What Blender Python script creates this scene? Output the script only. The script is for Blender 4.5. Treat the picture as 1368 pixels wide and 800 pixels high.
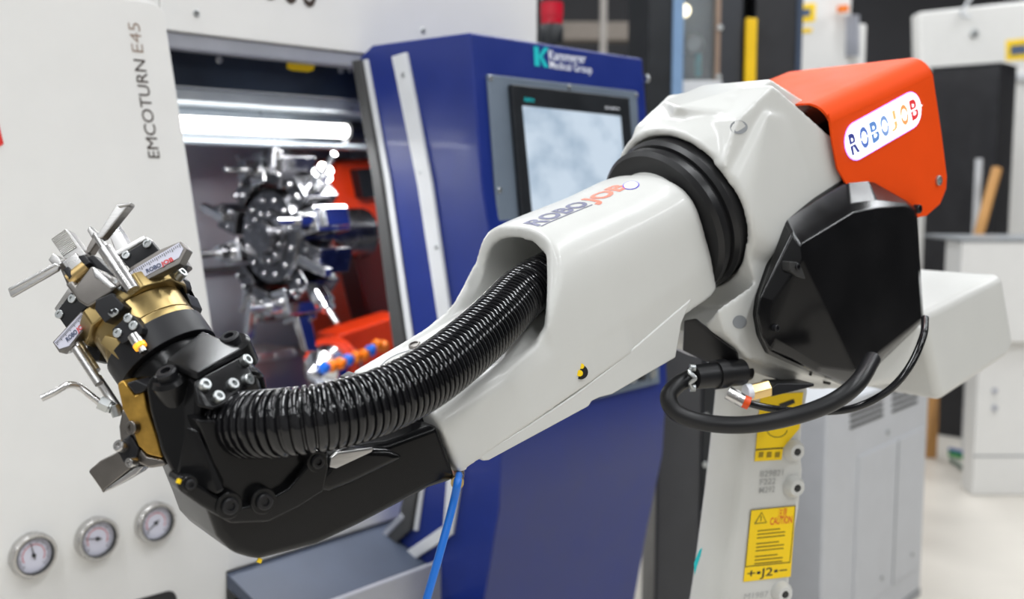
import bpy, bmesh, math, random
import numpy as np
from mathutils import Vector, Matrix
for o in list(bpy.data.objects): bpy.data.objects.remove(o)
S = bpy.context.scene
COL = S.collection
random.seed(4)

# ------------------------------------------------------------------ camera
F = 1400.0
PIT = math.atan(155/1400)
CAM = np.array([0, 0, 1.55])
RT = np.array([1, 0, 0.]); FW = np.array([0, math.cos(PIT), -math.sin(PIT)]); UP = np.array([0, math.sin(PIT), math.cos(PIT)])
cd = bpy.data.cameras.new('camera'); cam = bpy.data.objects.new('camera', cd); COL.objects.link(cam)
cd.sensor_width = 36; cd.lens = 36*F/1368; cd.clip_start = 0.05
cam.location = CAM; cam.rotation_euler = (math.pi/2-PIT, 0, 0)
cd.dof.use_dof = True; cd.dof.focus_distance = 1.24; cd.dof.aperture_fstop = 3.4
S.camera = cam
# ------------------------------------------------------------------ world, lamps, exposure
S.view_settings.view_transform = 'Standard'; S.view_settings.look = 'None'
S.view_settings.gamma = 1; S.view_settings.use_curve_mapping = False
S.view_settings.exposure = 0.0
W = bpy.data.worlds.new('world'); S.world = W; W.use_nodes = True
W.node_tree.nodes['Background'].inputs[0].default_value = (0.92, 0.96, 1.0, 1)
W.node_tree.nodes['Background'].inputs[1].default_value = 0.55
LAMPS = []
def area(loc, sx, sy, power, col=(1, 0.98, 0.95), rot=(0, 0, 0)):
    l = bpy.data.lights.new('ceiling_lamp_light', 'AREA'); l.shape = 'RECTANGLE'; l.size = sx; l.size_y = sy
    l.energy = power; l.color = col
    o = bpy.data.objects.new('ceiling_lamp_light', l); o.location = loc; o.rotation_euler = rot; COL.objects.link(o)
for x in (-3.6, -1.0, 1.6, 4.2):
    for y in (-2.2, 0.9, 4.0, 7.1):
        LAMPS.append((x, y)); area((x, y, 4.4), 0.3, 2.4, 60, (0.95, 0.975, 1.0))

# ------------------------------------------------------------------ maths helpers
def nz(v): v = np.asarray(v, float); return v/np.linalg.norm(v)
def P(x, y, d): return CAM+d*(FW+RT*(x-684)/F-UP*(y-400)/F)
class Fr:
    """local frame in millimetres: origin and three unit axes"""
    def __init__(s, o, a, b, c): s.o = np.asarray(o, float); s.m = np.array([a, b, c], float)
    def w(s, x, y, z): return s.o+(np.array([x, y, z])/1000)@s.m
    def inv(s, px, py, ax, val):
        o = s.m@(CAM-s.o)*1000; d = s.m@(P(px, py, 1)-CAM)*1000
        return o+d*((val-o[ax])/d[ax])
    def at(s, px, py, ax, val): return s.w(*s.inv(px, py, ax, val))
    def loc(s, p): return s.m@(np.asarray(p)-s.o)*1000
WF = Fr((0, 0, 0), (1, 0, 0), (0, 1, 0), (0, 0, 1))

# ------------------------------------------------------------------ materials
MATS = {}
def mat(name, col, rough=0.5, metal=0.0, coat=0.0, var=0.06, rvar=0.08, scale=14.0, emit=0, ecol=None, bump=0.0, bscale=300, stretch=None, trans=0, ior=1.45, coatr=0.08, spec=0.5):
    if name in MATS: return MATS[name]
    m = bpy.data.materials.new(name); m.use_nodes = True; nt = m.node_tree; b = nt.nodes['Principled BSDF']
    N = nt.nodes.new; L = nt.links.new
    tc = N('ShaderNodeTexCoord'); mp = N('ShaderNodeMapping'); L(tc.outputs['Object'], mp.inputs[0])
    if stretch: mp.inputs['Scale'].default_value = stretch
    ns = N('ShaderNodeTexNoise'); ns.inputs['Scale'].default_value = scale; ns.inputs['Detail'].default_value = 4; L(mp.outputs[0], ns.inputs[0])
    c = np.array(col[:3])
    r = N('ShaderNodeValToRGB'); r.color_ramp.elements[0].position = 0.3; r.color_ramp.elements[1].position = 0.7
    r.color_ramp.elements[0].color = (*np.clip(c*(1-var), 0, 1), 1); r.color_ramp.elements[1].color = (*np.clip(c*(1+var), 0, 1), 1)
    L(ns.outputs[0], r.inputs[0]); L(r.outputs[0], b.inputs['Base Color'])
    mr = N('ShaderNodeMapRange'); mr.inputs['To Min'].default_value = max(0.02, rough-rvar); mr.inputs['To Max'].default_value = min(1, rough+rvar)
    L(ns.outputs[0], mr.inputs[0]); L(mr.outputs[0], b.inputs['Roughness'])
    b.inputs['Metallic'].default_value = metal; b.inputs['Coat Weight'].default_value = coat; b.inputs['Coat Roughness'].default_value = coatr
    b.inputs['IOR'].default_value = ior; b.inputs['Specular IOR Level'].default_value = spec
    if trans: b.inputs['Transmission Weight'].default_value = trans
    if emit:
        b.inputs['Emission Color'].default_value = (*(ecol or col)[:3], 1); b.inputs['Emission Strength'].default_value = emit
    if bump:
        n2 = N('ShaderNodeTexNoise'); n2.inputs['Scale'].default_value = bscale; L(mp.outputs[0], n2.inputs[0])
        bp = N('ShaderNodeBump'); bp.inputs['Strength'].default_value = bump; bp.inputs['Distance'].default_value = 0.001
        L(n2.outputs[0], bp.inputs['Height']); L(bp.outputs[0], b.inputs['Normal'])
    MATS[name] = m; return m
def srgb(r, g, b):
    f = lambda v: (v/255/12.92) if v/255 <= 0.04045 else ((v/255+0.055)/1.055)**2.4
    return (f(r), f(g), f(b))
M = dict(
 robot=mat('robot_paint', srgb(203, 203, 199), 0.33, coat=0.15, var=0.015, bump=0.06, bscale=420),
 black=mat('black_paint', (0.006, 0.006, 0.0065), 0.24, coat=0.0, spec=0.34, var=0.2, bump=0.05, bscale=500),
 cover=mat('black_cover_plastic', (0.005, 0.005, 0.0055), 0.20, spec=0.42, var=0.2, bump=0.05, bscale=700),
 rubber=mat('black_rubber', (0.010, 0.010, 0.011), 0.40, spec=0.4, var=0.15),
 hose=mat('hose_plastic', (0.007, 0.007, 0.008), 0.13, var=0.2, rvar=0.03),
 ring=mat('ring_rubber', (0.010, 0.010, 0.011), 0.34, spec=0.4, var=0.15),
 red=mat('red_orange_paint', srgb(226, 74, 18), 0.55, coat=0.0, spec=0.12, var=0.04, bump=0.04),
 steel=mat('steel', (0.56, 0.55, 0.54), 0.28, 1.0, var=0.08, scale=40),
 brushed=mat('brushed_steel', (0.50, 0.49, 0.48), 0.34, 1.0, var=0.10, scale=60, stretch=(1, 1, 14)),
 darksteel=mat('dark_steel', (0.22, 0.205, 0.19), 0.36, 1.0, var=0.12, scale=30),
 zinc=mat('zinc_bolt', (0.50, 0.52, 0.52), 0.34, 1.0, var=0.08, scale=60),
 brass=mat('gold_anodised', (0.36, 0.265, 0.115), 0.33, 1.0, var=0.07, scale=30),
 gold=mat('gold_bracket', (0.46, 0.27, 0.055), 0.40, 0.75, var=0.28, scale=60),
 brassf=mat('brass_fitting', (0.70, 0.50, 0.22), 0.28, 1.0, var=0.1),
 anod=mat('black_anodised', (0.011, 0.011, 0.013), 0.40, 0.0, spec=0.4, var=0.15),
 white=mat('machine_white', srgb(226, 225, 222), 0.42, var=0.012, bump=0.05, bscale=350),
 blue=mat('machine_blue', (0.005, 0.020, 0.175), 0.38, coat=0.12, coatr=0.07, var=0.05, bump=0.05, bscale=380),
 strip=mat('strip_white', srgb(205, 207, 210), 0.4, var=0.04),
 gasket=mat('gasket_grey', (0.05, 0.05, 0.05), 0.5, var=0.1),
 bezel=mat('bezel_grey', srgb(112, 124, 138), 0.4, 0.2, var=0.05),
 frameblk=mat('dark_frame', (0.012, 0.014, 0.017), 0.35, var=0.2),
 inox=mat('interior_sheet', (0.40, 0.425, 0.47), 0.42, 0.35, var=0.10, scale=8),
 rail=mat('rail_grey', srgb(170, 172, 180), 0.35, 0.3, var=0.05),
 navy=mat('dark_navy', (0.010, 0.016, 0.028), 0.35, var=0.3, scale=8),
 yellow=mat('yellow_sticker', srgb(250, 210, 10), 0.45, var=0.03),
 blackprint=mat('black_print', (0.02, 0.02, 0.02), 0.5),
 textbrown=mat('text_brown', (0.045, 0.030, 0.022), 0.5),
 textblue=mat('text_greyblue', srgb(118, 119, 142), 0.5),
 textred=mat('text_salmon', srgb(230, 132, 112), 0.5),
 redprint=mat('red_print', srgb(215, 50, 45), 0.5),
 navyprint=mat('navy_print', srgb(45, 60, 95), 0.5),
 chrome=mat('chrome', (0.62, 0.62, 0.63), 0.16, 1.0, var=0.05),
 oilsteel=mat('oily_steel', (0.17, 0.17, 0.18), 0.25, 1.0, var=0.3, scale=30),
 redcast=mat('red_casting', srgb(235, 62, 20), 0.35, coat=0.2, var=0.08),
 ledwhite=mat('machine_lamp_tube', (1, 1, 1), 0.3, emit=5, ecol=(1, 0.99, 0.97)),
 orange=mat('orange_plastic', srgb(250, 130, 20), 0.35, var=0.04),
 bluep=mat('blue_plastic', srgb(40, 110, 215), 0.35, var=0.04),
 teal=mat('teal_print', srgb(20, 185, 190), 0.4, var=0.03),
 whiteprint=mat('white_print', srgb(235, 238, 245), 0.5, var=0.02),
 lightgrey=mat('controller_grey', srgb(186, 188, 192), 0.42, var=0.03),
 slot=mat('slot_dark', (0.03, 0.03, 0.03), 0.6),
 floor=mat('floor_epoxy', srgb(214, 208, 198), 0.32, var=0.05, scale=3),
 wood=mat('wood', (0.52, 0.27, 0.09), 0.55, var=0.2, scale=10, stretch=(1, 1, 0.1)),
 plug=mat('plug_grey', srgb(140, 143, 146), 0.4),
 dial=mat('dial_white', srgb(212, 212, 226), 0.35, var=0.02, coat=0.6),
 redlens=mat('red_lens', (0.50, 0.012, 0.03), 0.15, coat=0.5, var=0.1),
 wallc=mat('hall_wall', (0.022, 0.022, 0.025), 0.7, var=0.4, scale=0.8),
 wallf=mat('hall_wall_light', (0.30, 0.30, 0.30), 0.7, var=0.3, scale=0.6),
 ceil=mat('hall_ceiling', (0.10, 0.10, 0.105), 0.8, var=0.2, scale=1),
 black_cab=mat('black_cabinet', (0.018, 0.018, 0.021), 0.42, var=0.15),
 bluegrey=mat('blue_grey_post', srgb(120, 150, 185), 0.4, var=0.05),
 glass=mat('window_glass', (0.75, 0.8, 0.82), 0.05, trans=0.85, var=0.02, rvar=0.0),
 sign=mat('sign_light', (1, 1, 1), 0.3, emit=1.6, ecol=(0.95, 0.96, 1.0)),
 signrim=mat('sign_rim_light', (0.35, 0.2, 1.0), 0.3, emit=1.7, ecol=(0.42, 0.28, 1.0)),
)
def screen_mat():
    m = bpy.data.materials.new('monitor_screen'); m.use_nodes = True; nt = m.node_tree; b = nt.nodes['Principled BSDF']
    N = nt.nodes.new; L = nt.links.new
    tc = N('ShaderNodeTexCoord'); mp = N('ShaderNodeMapping'); mp.inputs['Scale'].default_value = (3.0, 3.0, 4.2); L(tc.outputs['Object'], mp.inputs[0])
    ns = N('ShaderNodeTexNoise'); ns.inputs['Scale'].default_value = 2.2; ns.inputs['Detail'].default_value = 6; L(mp.outputs[0], ns.inputs[0])
    r = N('ShaderNodeValToRGB'); e = r.color_ramp.elements; e[0].position = 0.36; e[1].position = 0.60
    e[0].color = (*srgb(150, 172, 194), 1); e[1].color = (*srgb(205, 220, 235), 1); L(ns.outputs[0], r.inputs[0])
    b.inputs['Base Color'].default_value = (0.05, 0.06, 0.07, 1); b.inputs['Roughness'].default_value = 0.25
    L(r.outputs[0], b.inputs['Emission Color']); b.inputs['Emission Strength'].default_value = 0.9
    return m
M['screen'] = screen_mat()

# ------------------------------------------------------------------ mesh helpers
def finish(me, ang=35):
    for p in me.polygons: p.use_smooth = True
    me.set_sharp_from_angle(angle=math.radians(ang))
def off(root):
    while root is not None and root.parent is not None: root = root.parent
    return np.array(root.location) if root is not None else np.zeros(3)
class MB:
    def __init__(s): s.v = []; s.f = []
    def add(s, v, f):
        k = len(s.v); s.v += [np.asarray(q, float) for q in v]; s.f += [tuple(i+k for i in q) for q in f]; return s
    def prism(s, pts, vec):
        n = len(pts); pts = [np.asarray(q, float) for q in pts]
        return s.add(pts+[q+vec for q in pts], [tuple(range(n)), tuple(range(2*n-1, n-1, -1))]+[(i, n+i, n+(i+1) % n, (i+1) % n) for i in range(n)])
    def loft(s, loops, cap=True):
        n = len(loops[0]); v = [q for l in loops for q in l]
        f = [(k*n+i, k*n+(i+1) % n, (k+1)*n+(i+1) % n, (k+1)*n+i) for k in range(len(loops)-1) for i in range(n)]
        if cap: f += [tuple(range(n-1, -1, -1)), tuple((len(loops)-1)*n+i for i in range(n))]
        return s.add(v, f)
    def box(s, fr, x0, x1, y0, y1, z0, z1):
        return s.prism([fr.w(x0, y0, z0), fr.w(x1, y0, z0), fr.w(x1, y1, z0), fr.w(x0, y1, z0)], fr.w(0, 0, z1)-fr.w(0, 0, z0))
    def ring(s, c, ax, r, n, ph=0):
        ax = nz(ax); t = nz(np.cross(ax, [0.31, 0.2, 0.93])); b = np.cross(ax, t)
        return [np.asarray(c)+r*(t*math.cos(ph+2*math.pi*i/n)+b*math.sin(ph+2*math.pi*i/n)) for i in range(n)]
    def cyl(s, p0, p1, r0, r1=None, n=20, ph=0):
        p0 = np.asarray(p0); p1 = np.asarray(p1); r1 = r0 if r1 is None else r1
        return s.loft([s.ring(p0, p1-p0, r0, n, ph), s.ring(p1, p1-p0, r1, n, ph)])
    def rev(s, p0, ax, prof, n=32):
        ax = nz(ax); p0 = np.asarray(p0)
        return s.loft([s.ring(p0+ax*h, ax, max(r, 1e-5), n) for h, r in prof])
    def tube(s, path, r, n=12):
        path = [np.asarray(q, float) for q in path]; T = [nz(path[min(i+1, len(path)-1)]-path[max(i-1, 0)]) for i in range(len(path))]
        up = nz(np.cross(T[0], [0.31, 0.2, 0.93])); loops = []
        for i, (q, t) in enumerate(zip(path, T)):
            up = nz(up-t*(up@t)); b = np.cross(t, up); rr = r(i) if callable(r) else r
            loops.append([q+rr*(up*math.cos(2*math.pi*k/n)+b*math.sin(2*math.pi*k/n)) for k in range(n)])
        return s.loft(loops)
    def hull(s, pts):
        bm = bmesh.new()
        for q in pts: bm.verts.new(q)
        r = bmesh.ops.convex_hull(bm, input=bm.verts)
        bmesh.ops.delete(bm, geom=[v for v in bm.verts if not v.link_faces], context='VERTS')
        bmesh.ops.dissolve_limit(bm, angle_limit=0.02, verts=bm.verts, edges=bm.edges)
        bm.verts.index_update(); s.add([np.array(v.co) for v in bm.verts], [[v.index for v in f.verts] for f in bm.faces]); bm.free(); return s
    def mesh(s, o=np.zeros(3)):
        me = bpy.data.meshes.new('m'); me.from_pydata([tuple(q-o) for q in s.v], [], s.f)
        bm = bmesh.new(); bm.from_mesh(me); bmesh.ops.recalc_face_normals(bm, faces=bm.faces); bm.to_mesh(me); bm.free(); return me
    def build(s, name, m, parent=None, bevel=0, seg=2, ang=35, blim=25):
        o = off(parent); me = s.mesh(o)
        if bevel:
            for p in me.polygons: p.use_smooth = True
            ob = bpy.data.objects.new('tmp', me); COL.objects.link(ob)
            md = ob.modifiers.new('b', 'BEVEL'); md.width = bevel/1000; md.segments = seg; md.limit_method = 'ANGLE'; md.angle_limit = math.radians(blim)
            wn = ob.modifiers.new('w', 'WEIGHTED_NORMAL'); wn.mode = 'FACE_AREA'; wn.weight = 100; wn.keep_sharp = True
            me = evalmesh(ob)
        else: finish(me, ang)
        me.name = name; me.materials.clear(); me.materials.append(m)
        ob = bpy.data.objects.new(name, me); COL.objects.link(ob); ob.parent = parent
        return ob
def evalmesh(ob, kill=()):
    bpy.context.view_layer.update(); dg = bpy.context.evaluated_depsgraph_get()
    me = bpy.data.meshes.new_from_object(ob.evaluated_get(dg)); 
    for k in (ob, *kill): bpy.data.objects.remove(k)
    return me
def cast(name, adds, cuts, m, parent, voxel=0.0035, smooth=8, ang=60, fac=0.5):
    """several solids melted into one cast body (voxel union, smoothed), minus cutters"""
    o = off(parent); big = MB()
    for a in adds: big.add(a.v, a.f)
    ob = bpy.data.objects.new('tmp', big.mesh(o)); COL.objects.link(ob); kill = []
    r = ob.modifiers.new('r', 'REMESH'); r.mode = 'VOXEL'; r.voxel_size = voxel
    for c in cuts:
        co = bpy.data.objects.new('cut', c.mesh(o)); COL.objects.link(co); kill.append(co)
        b = ob.modifiers.new('c', 'BOOLEAN'); b.operation = 'DIFFERENCE'; b.object = co; b.solver = 'EXACT'
    if cuts:
        r = ob.modifiers.new('r2', 'REMESH'); r.mode = 'VOXEL'; r.voxel_size = voxel
    sm = ob.modifiers.new('s', 'SMOOTH'); sm.iterations = smooth; sm.factor = fac
    me = evalmesh(ob, kill); finish(me, ang); me.materials.clear(); me.materials.append(m); me.name = name
    ob = bpy.data.objects.new(name, me); COL.objects.link(ob); ob.parent = parent; return ob
def thing(name, label, cat, loc=(0, 0, 0), group=None):
    o = bpy.data.objects.new(name, None); o.location = loc; o.empty_display_size = 0.05; COL.objects.link(o)
    o['label'] = label; o['category'] = cat
    if group: o['group'] = group
    return o
def struct(o): o['kind'] = 'structure'; return o
def lab(o, t): o['label'] = t; return o
def slab(fr, ax, val, px, thick, mb=None):
    """outline given in photo pixels, put on the plane axis=val of a frame and given a thickness (mm) behind it"""
    mb = mb or MB(); v = [0, 0, 0]; v[ax] = -thick
    return mb.prism([fr.at(x, y, ax, val) for x, y in px], fr.w(*v)-fr.w(0, 0, 0))
def text(name, body, m, parent, fn, size=1.0, bold=0.0, sx=1.0, shear=0.0, thick=0.0, sub=0.0):
    """flat lettering; fn maps text coordinates (in units of cap height) to a world point"""
    c = bpy.data.curves.new('t', 'FONT'); c.body = body; c.size = 1.0/0.70; c.offset = bold; c.shear = shear; c.resolution_u = 3
    ob = bpy.data.objects.new('t', c); COL.objects.link(ob); me = evalmesh(ob); bpy.data.curves.remove(c)
    if sub:
        bm = bmesh.new(); bm.from_mesh(me)
        bmesh.ops.triangulate(bm, faces=bm.faces)
        es = [e for e in bm.edges if e.calc_length() > sub]
        bmesh.ops.subdivide_edges(bm, edges=es, cuts=2); bm.to_mesh(me); bm.free()
    o = off(parent)
    for v in me.vertices: v.co = Vector(fn(v.co.x*sx*size, v.co.y*size)-o)
    me.materials.clear(); me.materials.append(m); me.name = name
    ob = bpy.data.objects.new(name, me); COL.objects.link(ob); ob.parent = parent; return ob
def twidth(body, bold=0.0):
    c = bpy.data.curves.new('t', 'FONT'); c.body = body; c.size = 1/0.70; c.offset = bold
    ob = bpy.data.objects.new('t', c); COL.objects.link(ob); me = evalmesh(ob); bpy.data.curves.remove(c)
    w = max(v.co.x for v in me.vertices); bpy.data.meshes.remove(me); return w
def planetext(name, body, m, parent, bl, br, tl, bold=0.0, x0=0.0, x1=1.0, shear=0.0):
    """text filling the parallelogram bottom-left, bottom-right, top-left (world points)"""
    bl, br, tl = map(np.asarray, (bl, br, tl)); w = twidth(body, bold)
    return text(name, body, m, parent, lambda x, y: bl+(br-bl)*(x0+(x1-x0)*x/w)+(tl-bl)*y, bold=bold, shear=shear)
def bolt(name, c, ax, r, h, parent, m=None, hexr=None, n=16):
    """socket-head cap screw: ax points out of the surface; recess shows as dark hexagon"""
    c = np.asarray(c); ax = nz(ax); hr = hexr or r*0.5
    b = MB(); loops = [b.ring(c-ax*0.004, ax, r, n), b.ring(c+ax*h*0.8, ax, r, n), b.ring(c+ax*h, ax, r*0.86, n), b.ring(c+ax*h, ax, hr, n), b.ring(c+ax*h*0.45, ax, hr*0.9, n)]
    b.loft(loops); return b.build(name, m or M['zinc'], parent, ang=30)
def spline(pts, n):
    pts = [np.asarray(p, float) for p in pts]; pts = [2*pts[0]-pts[1]]+pts+[2*pts[-1]-pts[-2]]; out = []
    for i in range(1, len(pts)-2):
        a, b, c, d = pts[i-1:i+3]
        for k in range(n):
            t = k/n; out.append(0.5*((2*b)+(c-a)*t+(2*a-5*b+4*c-d)*t*t+(3*b-a-3*c+d)*t**3))
    return out+[pts[-2]]
def resample(path, step):
    d = [0]; 
    for a, b in zip(path, path[1:]): d.append(d[-1]+np.linalg.norm(b-a))
    s = np.arange(0, d[-1], step); A = np.array(path); return [np.array([np.interp(x, d, A[:, k]) for k in range(3)]) for x in s]
def pill(fr, ax, val, c0, c1, r, n=12):
    """stadium outline between two local 2D centres on plane ax=val"""
    c0 = np.array(c0, float); c1 = np.array(c1, float); d = nz(c1-c0); e = np.array([-d[1], d[0]]); out = []
    for c, s in ((c1, 1), (c0, -1)):
        for k in range(n+1):
            t = -math.pi/2+math.pi*k/n; out.append(c+r*s*(d*math.cos(t)+e*math.sin(t)))
    idx = [i for i in range(3) if i != ax]; res = []
    for q in out:
        v = [0, 0, 0]; v[ax] = val; v[idx[0]] = q[0]; v[idx[1]] = q[1]; res.append(fr.w(*v))
    return res

# ------------------------------------------------------------------ hall: floor, walls, ceiling, lamps
struct(MB().box(WF, -9000, 9000, -6000, 13000, -100, 0).build('floor', M['floor']))
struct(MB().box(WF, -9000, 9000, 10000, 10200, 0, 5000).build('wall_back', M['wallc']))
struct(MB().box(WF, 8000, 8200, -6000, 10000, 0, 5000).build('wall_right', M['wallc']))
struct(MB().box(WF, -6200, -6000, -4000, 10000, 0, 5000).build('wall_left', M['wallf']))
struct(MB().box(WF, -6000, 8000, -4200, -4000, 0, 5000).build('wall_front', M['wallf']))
struct(MB().box(WF, -9000, 9000, -6000, 10200, 5000, 5100).build('ceiling', M['ceil']))
for i, (x, y) in enumerate(LAMPS):
    t = thing('ceiling_lamp', 'long white LED panel lamp hanging under the dark hall ceiling', 'lamp', (x, y, 4.41), 'LED panel lamps under the ceiling')
    MB().box(WF, x*1000-170, x*1000+170, y*1000-1220, y*1000+1220, 4410, 4450).build('lamp_housing', M['white'], t, bevel=5)
    for k in (-500, 500): MB().cyl((x, y+k/1000, 4.44), (x, y+k/1000, 5.0), 0.006, n=8).build('suspension_rod', M['steel'], t)

# ------------------------------------------------------------------ the lathe
th = math.radians(41.9)
G = P(42, 740, 1.9); G[2] = 0
MF = Fr(G, (math.sin(th), math.cos(th), 0), (math.cos(th), -math.sin(th), 0), (0, 0, 1))   # u along the front, n outwards, z up
UU, NN = MF.m[0], MF.m[1]
lathe = thing('cnc_lathe', 'white and blue CNC lathe with open door and screen on its blue cabinet', 'lathe', MF.w(700, -300, 0))
def mbox(*a): return MB().box(MF, *a)
# white left front panel
edge = [MF.inv(x, y, 1, 0) for x, y in ((303, 800), (303, 740), (290, 480), (256, 250), (222, 32))]
pl = [(-420, 0), (402, 0)]+[(e[0], e[2]) for e in edge]
cx, cz = edge[-1][0]-34, edge[-1][2]+8
for k in range(5):
    t = math.radians(10+80*k/4); pl.append((cx+34*math.cos(t), cz+30*math.sin(t)))
pl += [(-420, cz+34)]
panel = MB().prism([MF.w(a, 0, b) for a, b in pl], -NN*0.035).build('front_panel', M['white'], lathe, bevel=3)
MB().prism([MF.w(a, -35.5, b) for a, b in ((404, 60), (416, 60), (418, 740), (409, 1190), (322, 1862), (310, 1862), (392, 1190), (404, 740))], -NN*0.03).build('panel_edge_seal', M['gasket'], lathe)
# lettering up the panel: baseline runs upward along the right side of the letters
A = MF.at(214, 213, 1, 1.0); B = MF.at(186, 31, 1, 1.0); Cc = MF.at(206, 214, 1, 1.0)
def ulet(body, t0, t1, m, bold):
    w = twidth(body); bl = A+(B-A)*t0; br = A+(B-A)*t1
    hgt = (MF.w(-24, 0, 0)-MF.w(0, 0, 0))
    return text('lettering', body, m, panel, lambda x, y: bl+(br-bl)*x/w+hgt*y, bold=bold)
ulet('EMCOTURN', 0.0, 0.735, M['textbrown'], 0.0); ulet('E45', 0.775, 1.0, mat('text_light_brown', (0.32, 0.24, 0.19), 0.5), -0.008)
slab(MF, 1, 1.5, ((-30, 163), (-2, 163), (5, 192), (-2, 197), (-30, 205)), 1.2).build('logo_mark', M['redprint'], panel)
# three gauges
for i, (gx, gy, ang) in enumerate(((42, 740, 100), (127, 718, 168), (205, 697, 215))):
    c = MF.at(gx, gy, 1, 0)
    g = MB().rev(c, NN, ((0, .0415), (.014, .0415), (.018, .039), (.018, .0345), (.006, .0335), (.006, .0)), 40).build('pressure_gauge', M['steel'], lathe)
    MB().rev(c, NN, ((.0062, .0335), (.0085, .0335), (.0085, 0)), 36).build('dial', M['dial'], g)
    ir = MB(); ir.loft([ir.ring(c+NN*h, NN, r, 36) for h, r in ((.0085, .0338), (.0172, .0346), (.0172, .0322), (.0085, .0322), (.0085, .0338))], cap=False).build('rim_shadow', M['gasket'], g)  # dark ring paints in the shadow inside the bezel
    q = c+NN*0.0095
    ring = MB()
    for k in range(28):
        t = math.radians(-45+270*k/27); d = UU*math.cos(t)+np.array([0, 0, 1])*math.sin(t); e = np.cross(NN, d); l = 0.006 if k % 3 == 0 else 0.0035
        ring.prism([q+d*.029-e*.0005, q+d*.029+e*.0005, q+d*(.029-l)+e*.0005, q+d*(.029-l)-e*.0005], NN*.0003)
    ring.build('scale_marks', M['blackprint'], g)
    arc = MB()
    for k in range(20):
        t0, t1 = (math.radians(-30+240*(k+s_)/20) for s_ in (0, 1))
        pt = lambda t, r: q+(UU*math.cos(t)+np.array([0, 0, 1])*math.sin(t))*r
        arc.prism([pt(t0, .0205), pt(t1, .0205), pt(t1, .0195), pt(t0, .0195)], NN*.0003)
    arc.build('red_scale', M['redprint'], g)
    t = math.radians(ang); d = UU*math.cos(t)+np.array([0, 0, 1])*math.sin(t); e = np.cross(NN, d)
    nd = MB().prism([q-d*.008-e*.0012+NN*.001, q-d*.008+e*.0012+NN*.001, q+d*.024+e*.0004+NN*.001, q+d*.024-e*.0004+NN*.001], NN*.0006)
    nd.cyl(q, q+NN*.0025, .0035, n=14); nd.build('needle', M['blackprint'], g)
MB().prism(pill(MF, 1, 1.5, (178, 715), (262, 712), 22), -NN*.003).build('grip_slot', M['slot'], lathe)
# header over the opening
hd = mbox(330, 1477, -140, -60, 1853, 2280).build('header_panel', M['white'], lathe, bevel=4)
planetext('lettering', '300', M['textbrown'], hd, MF.at(350, -3, 1, -58.5), MF.at(424, 11, 1, -58.5), MF.at(350, -60, 1, -58.5), bold=0.01)
for px in ((565, 41), (262, 18)): bolt('bolt', MF.at(*px, 1, -60), NN, .007, .003, hd, M['zinc'])
mbox(-420, 329, -900, -60, 1853, 2280).build('upper_body', M['white'], lathe, bevel=4)
mbox(330, 1500, -110, -68, 1820, 1853).build('door_rail', M['rail'], lathe, bevel=6)
mbox(330, 1500, -190, -120, 1752, 1835).build('upper_beam', M['navy'], lathe, bevel=3)
slab(MF, 1, -117, ((384, 84), (390, 82), (414, 83), (421, 87), (419, 94), (412, 96), (390, 94), (384, 91)), 3).build('oval_sticker', M['yellow'], lathe)
for px in ((292, 80), (455, 94), (467, 93)): bolt('bolt', MF.at(*px, 1, -120), NN, .008, .004, lathe)
# cavity
mbox(330, 2000, -950, -900, 500, 1900).build('cavity_back', M['inox'], lathe)
mbox(302, 312, -900, -40, 500, 1853).build('cavity_side', M['inox'], lathe)
mbox(1500, 1540, -900, -60, 500, 1853).build('cavity_end', M['inox'], lathe)
mbox(380, 1500, -900, -200, 1790, 1820).build('cavity_top', M['inox'], lathe)
MB().prism([MF.w(380, a, b) for a, b in ((-900, 900), (-120, 740), (-120, 715), (-900, 875))], UU*1.12).build('cavity_floor', M['inox'], lathe)
mbox(380, 1500, -330, -200, 1725, 1788).build('lamp_reflector', mat('lamp_housing_white', srgb(205, 212, 216), 0.3, 0.3), lathe, bevel=8)
mbox(380, 1500, -400, -310, 1640, 1725).build('lamp_bracket', mat('lamp_bracket_grey', srgb(150, 158, 164), 0.3, 0.6), lathe, bevel=8)
lt = MB().cyl(MF.w(335, -195, 1679), MF.w(900, -195, 1679), .018, n=24).build('lamp_tube', M['ledwhite'], lathe)
MB().cyl(MF.w(900, -195, 1679), MF.w(945, -195, 1679), .028, n=24).build('tube_cap', M['frameblk'], lt)
ll = bpy.data.lights.new('machine_lamp_light', 'AREA'); ll.shape = 'RECTANGLE'; ll.size = 0.9; ll.size_y = 0.06; ll.energy = 13
lo = bpy.data.objects.new('machine_lamp_light', ll); COL.objects.link(lo)
q_ = MF.w(650, -215, 1655); lo.matrix_world = Matrix((( UU[0], NN[0], 0, q_[0]), (UU[1], NN[1], 0, q_[1]), (0, 0, 1, q_[2]), (0, 0, 0, 1)))
lo.parent = None
mbox(380, 1500, -890, -860, 1290, 1300).build('sheet_joint', M['gasket'], lathe)
mbox(380, 900, -560, -420, 1085, 1110).build('way_cover', M['brushed'], lathe, bevel=4)
mbox(380, 900, -880, -560, 1085, 1100).build('way_cover', M['brushed'], lathe, bevel=4)
for k in range(9): bolt('bolt', MF.w(420+60*k, -419, 1097), NN, .007, .004, lathe)
mbox(380, 1100, -600, -420, 760, 1085).build('bed_cover', mat('bed_cover_steel', (0.30, 0.27, 0.27), 0.3, 0.9), lathe)
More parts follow.
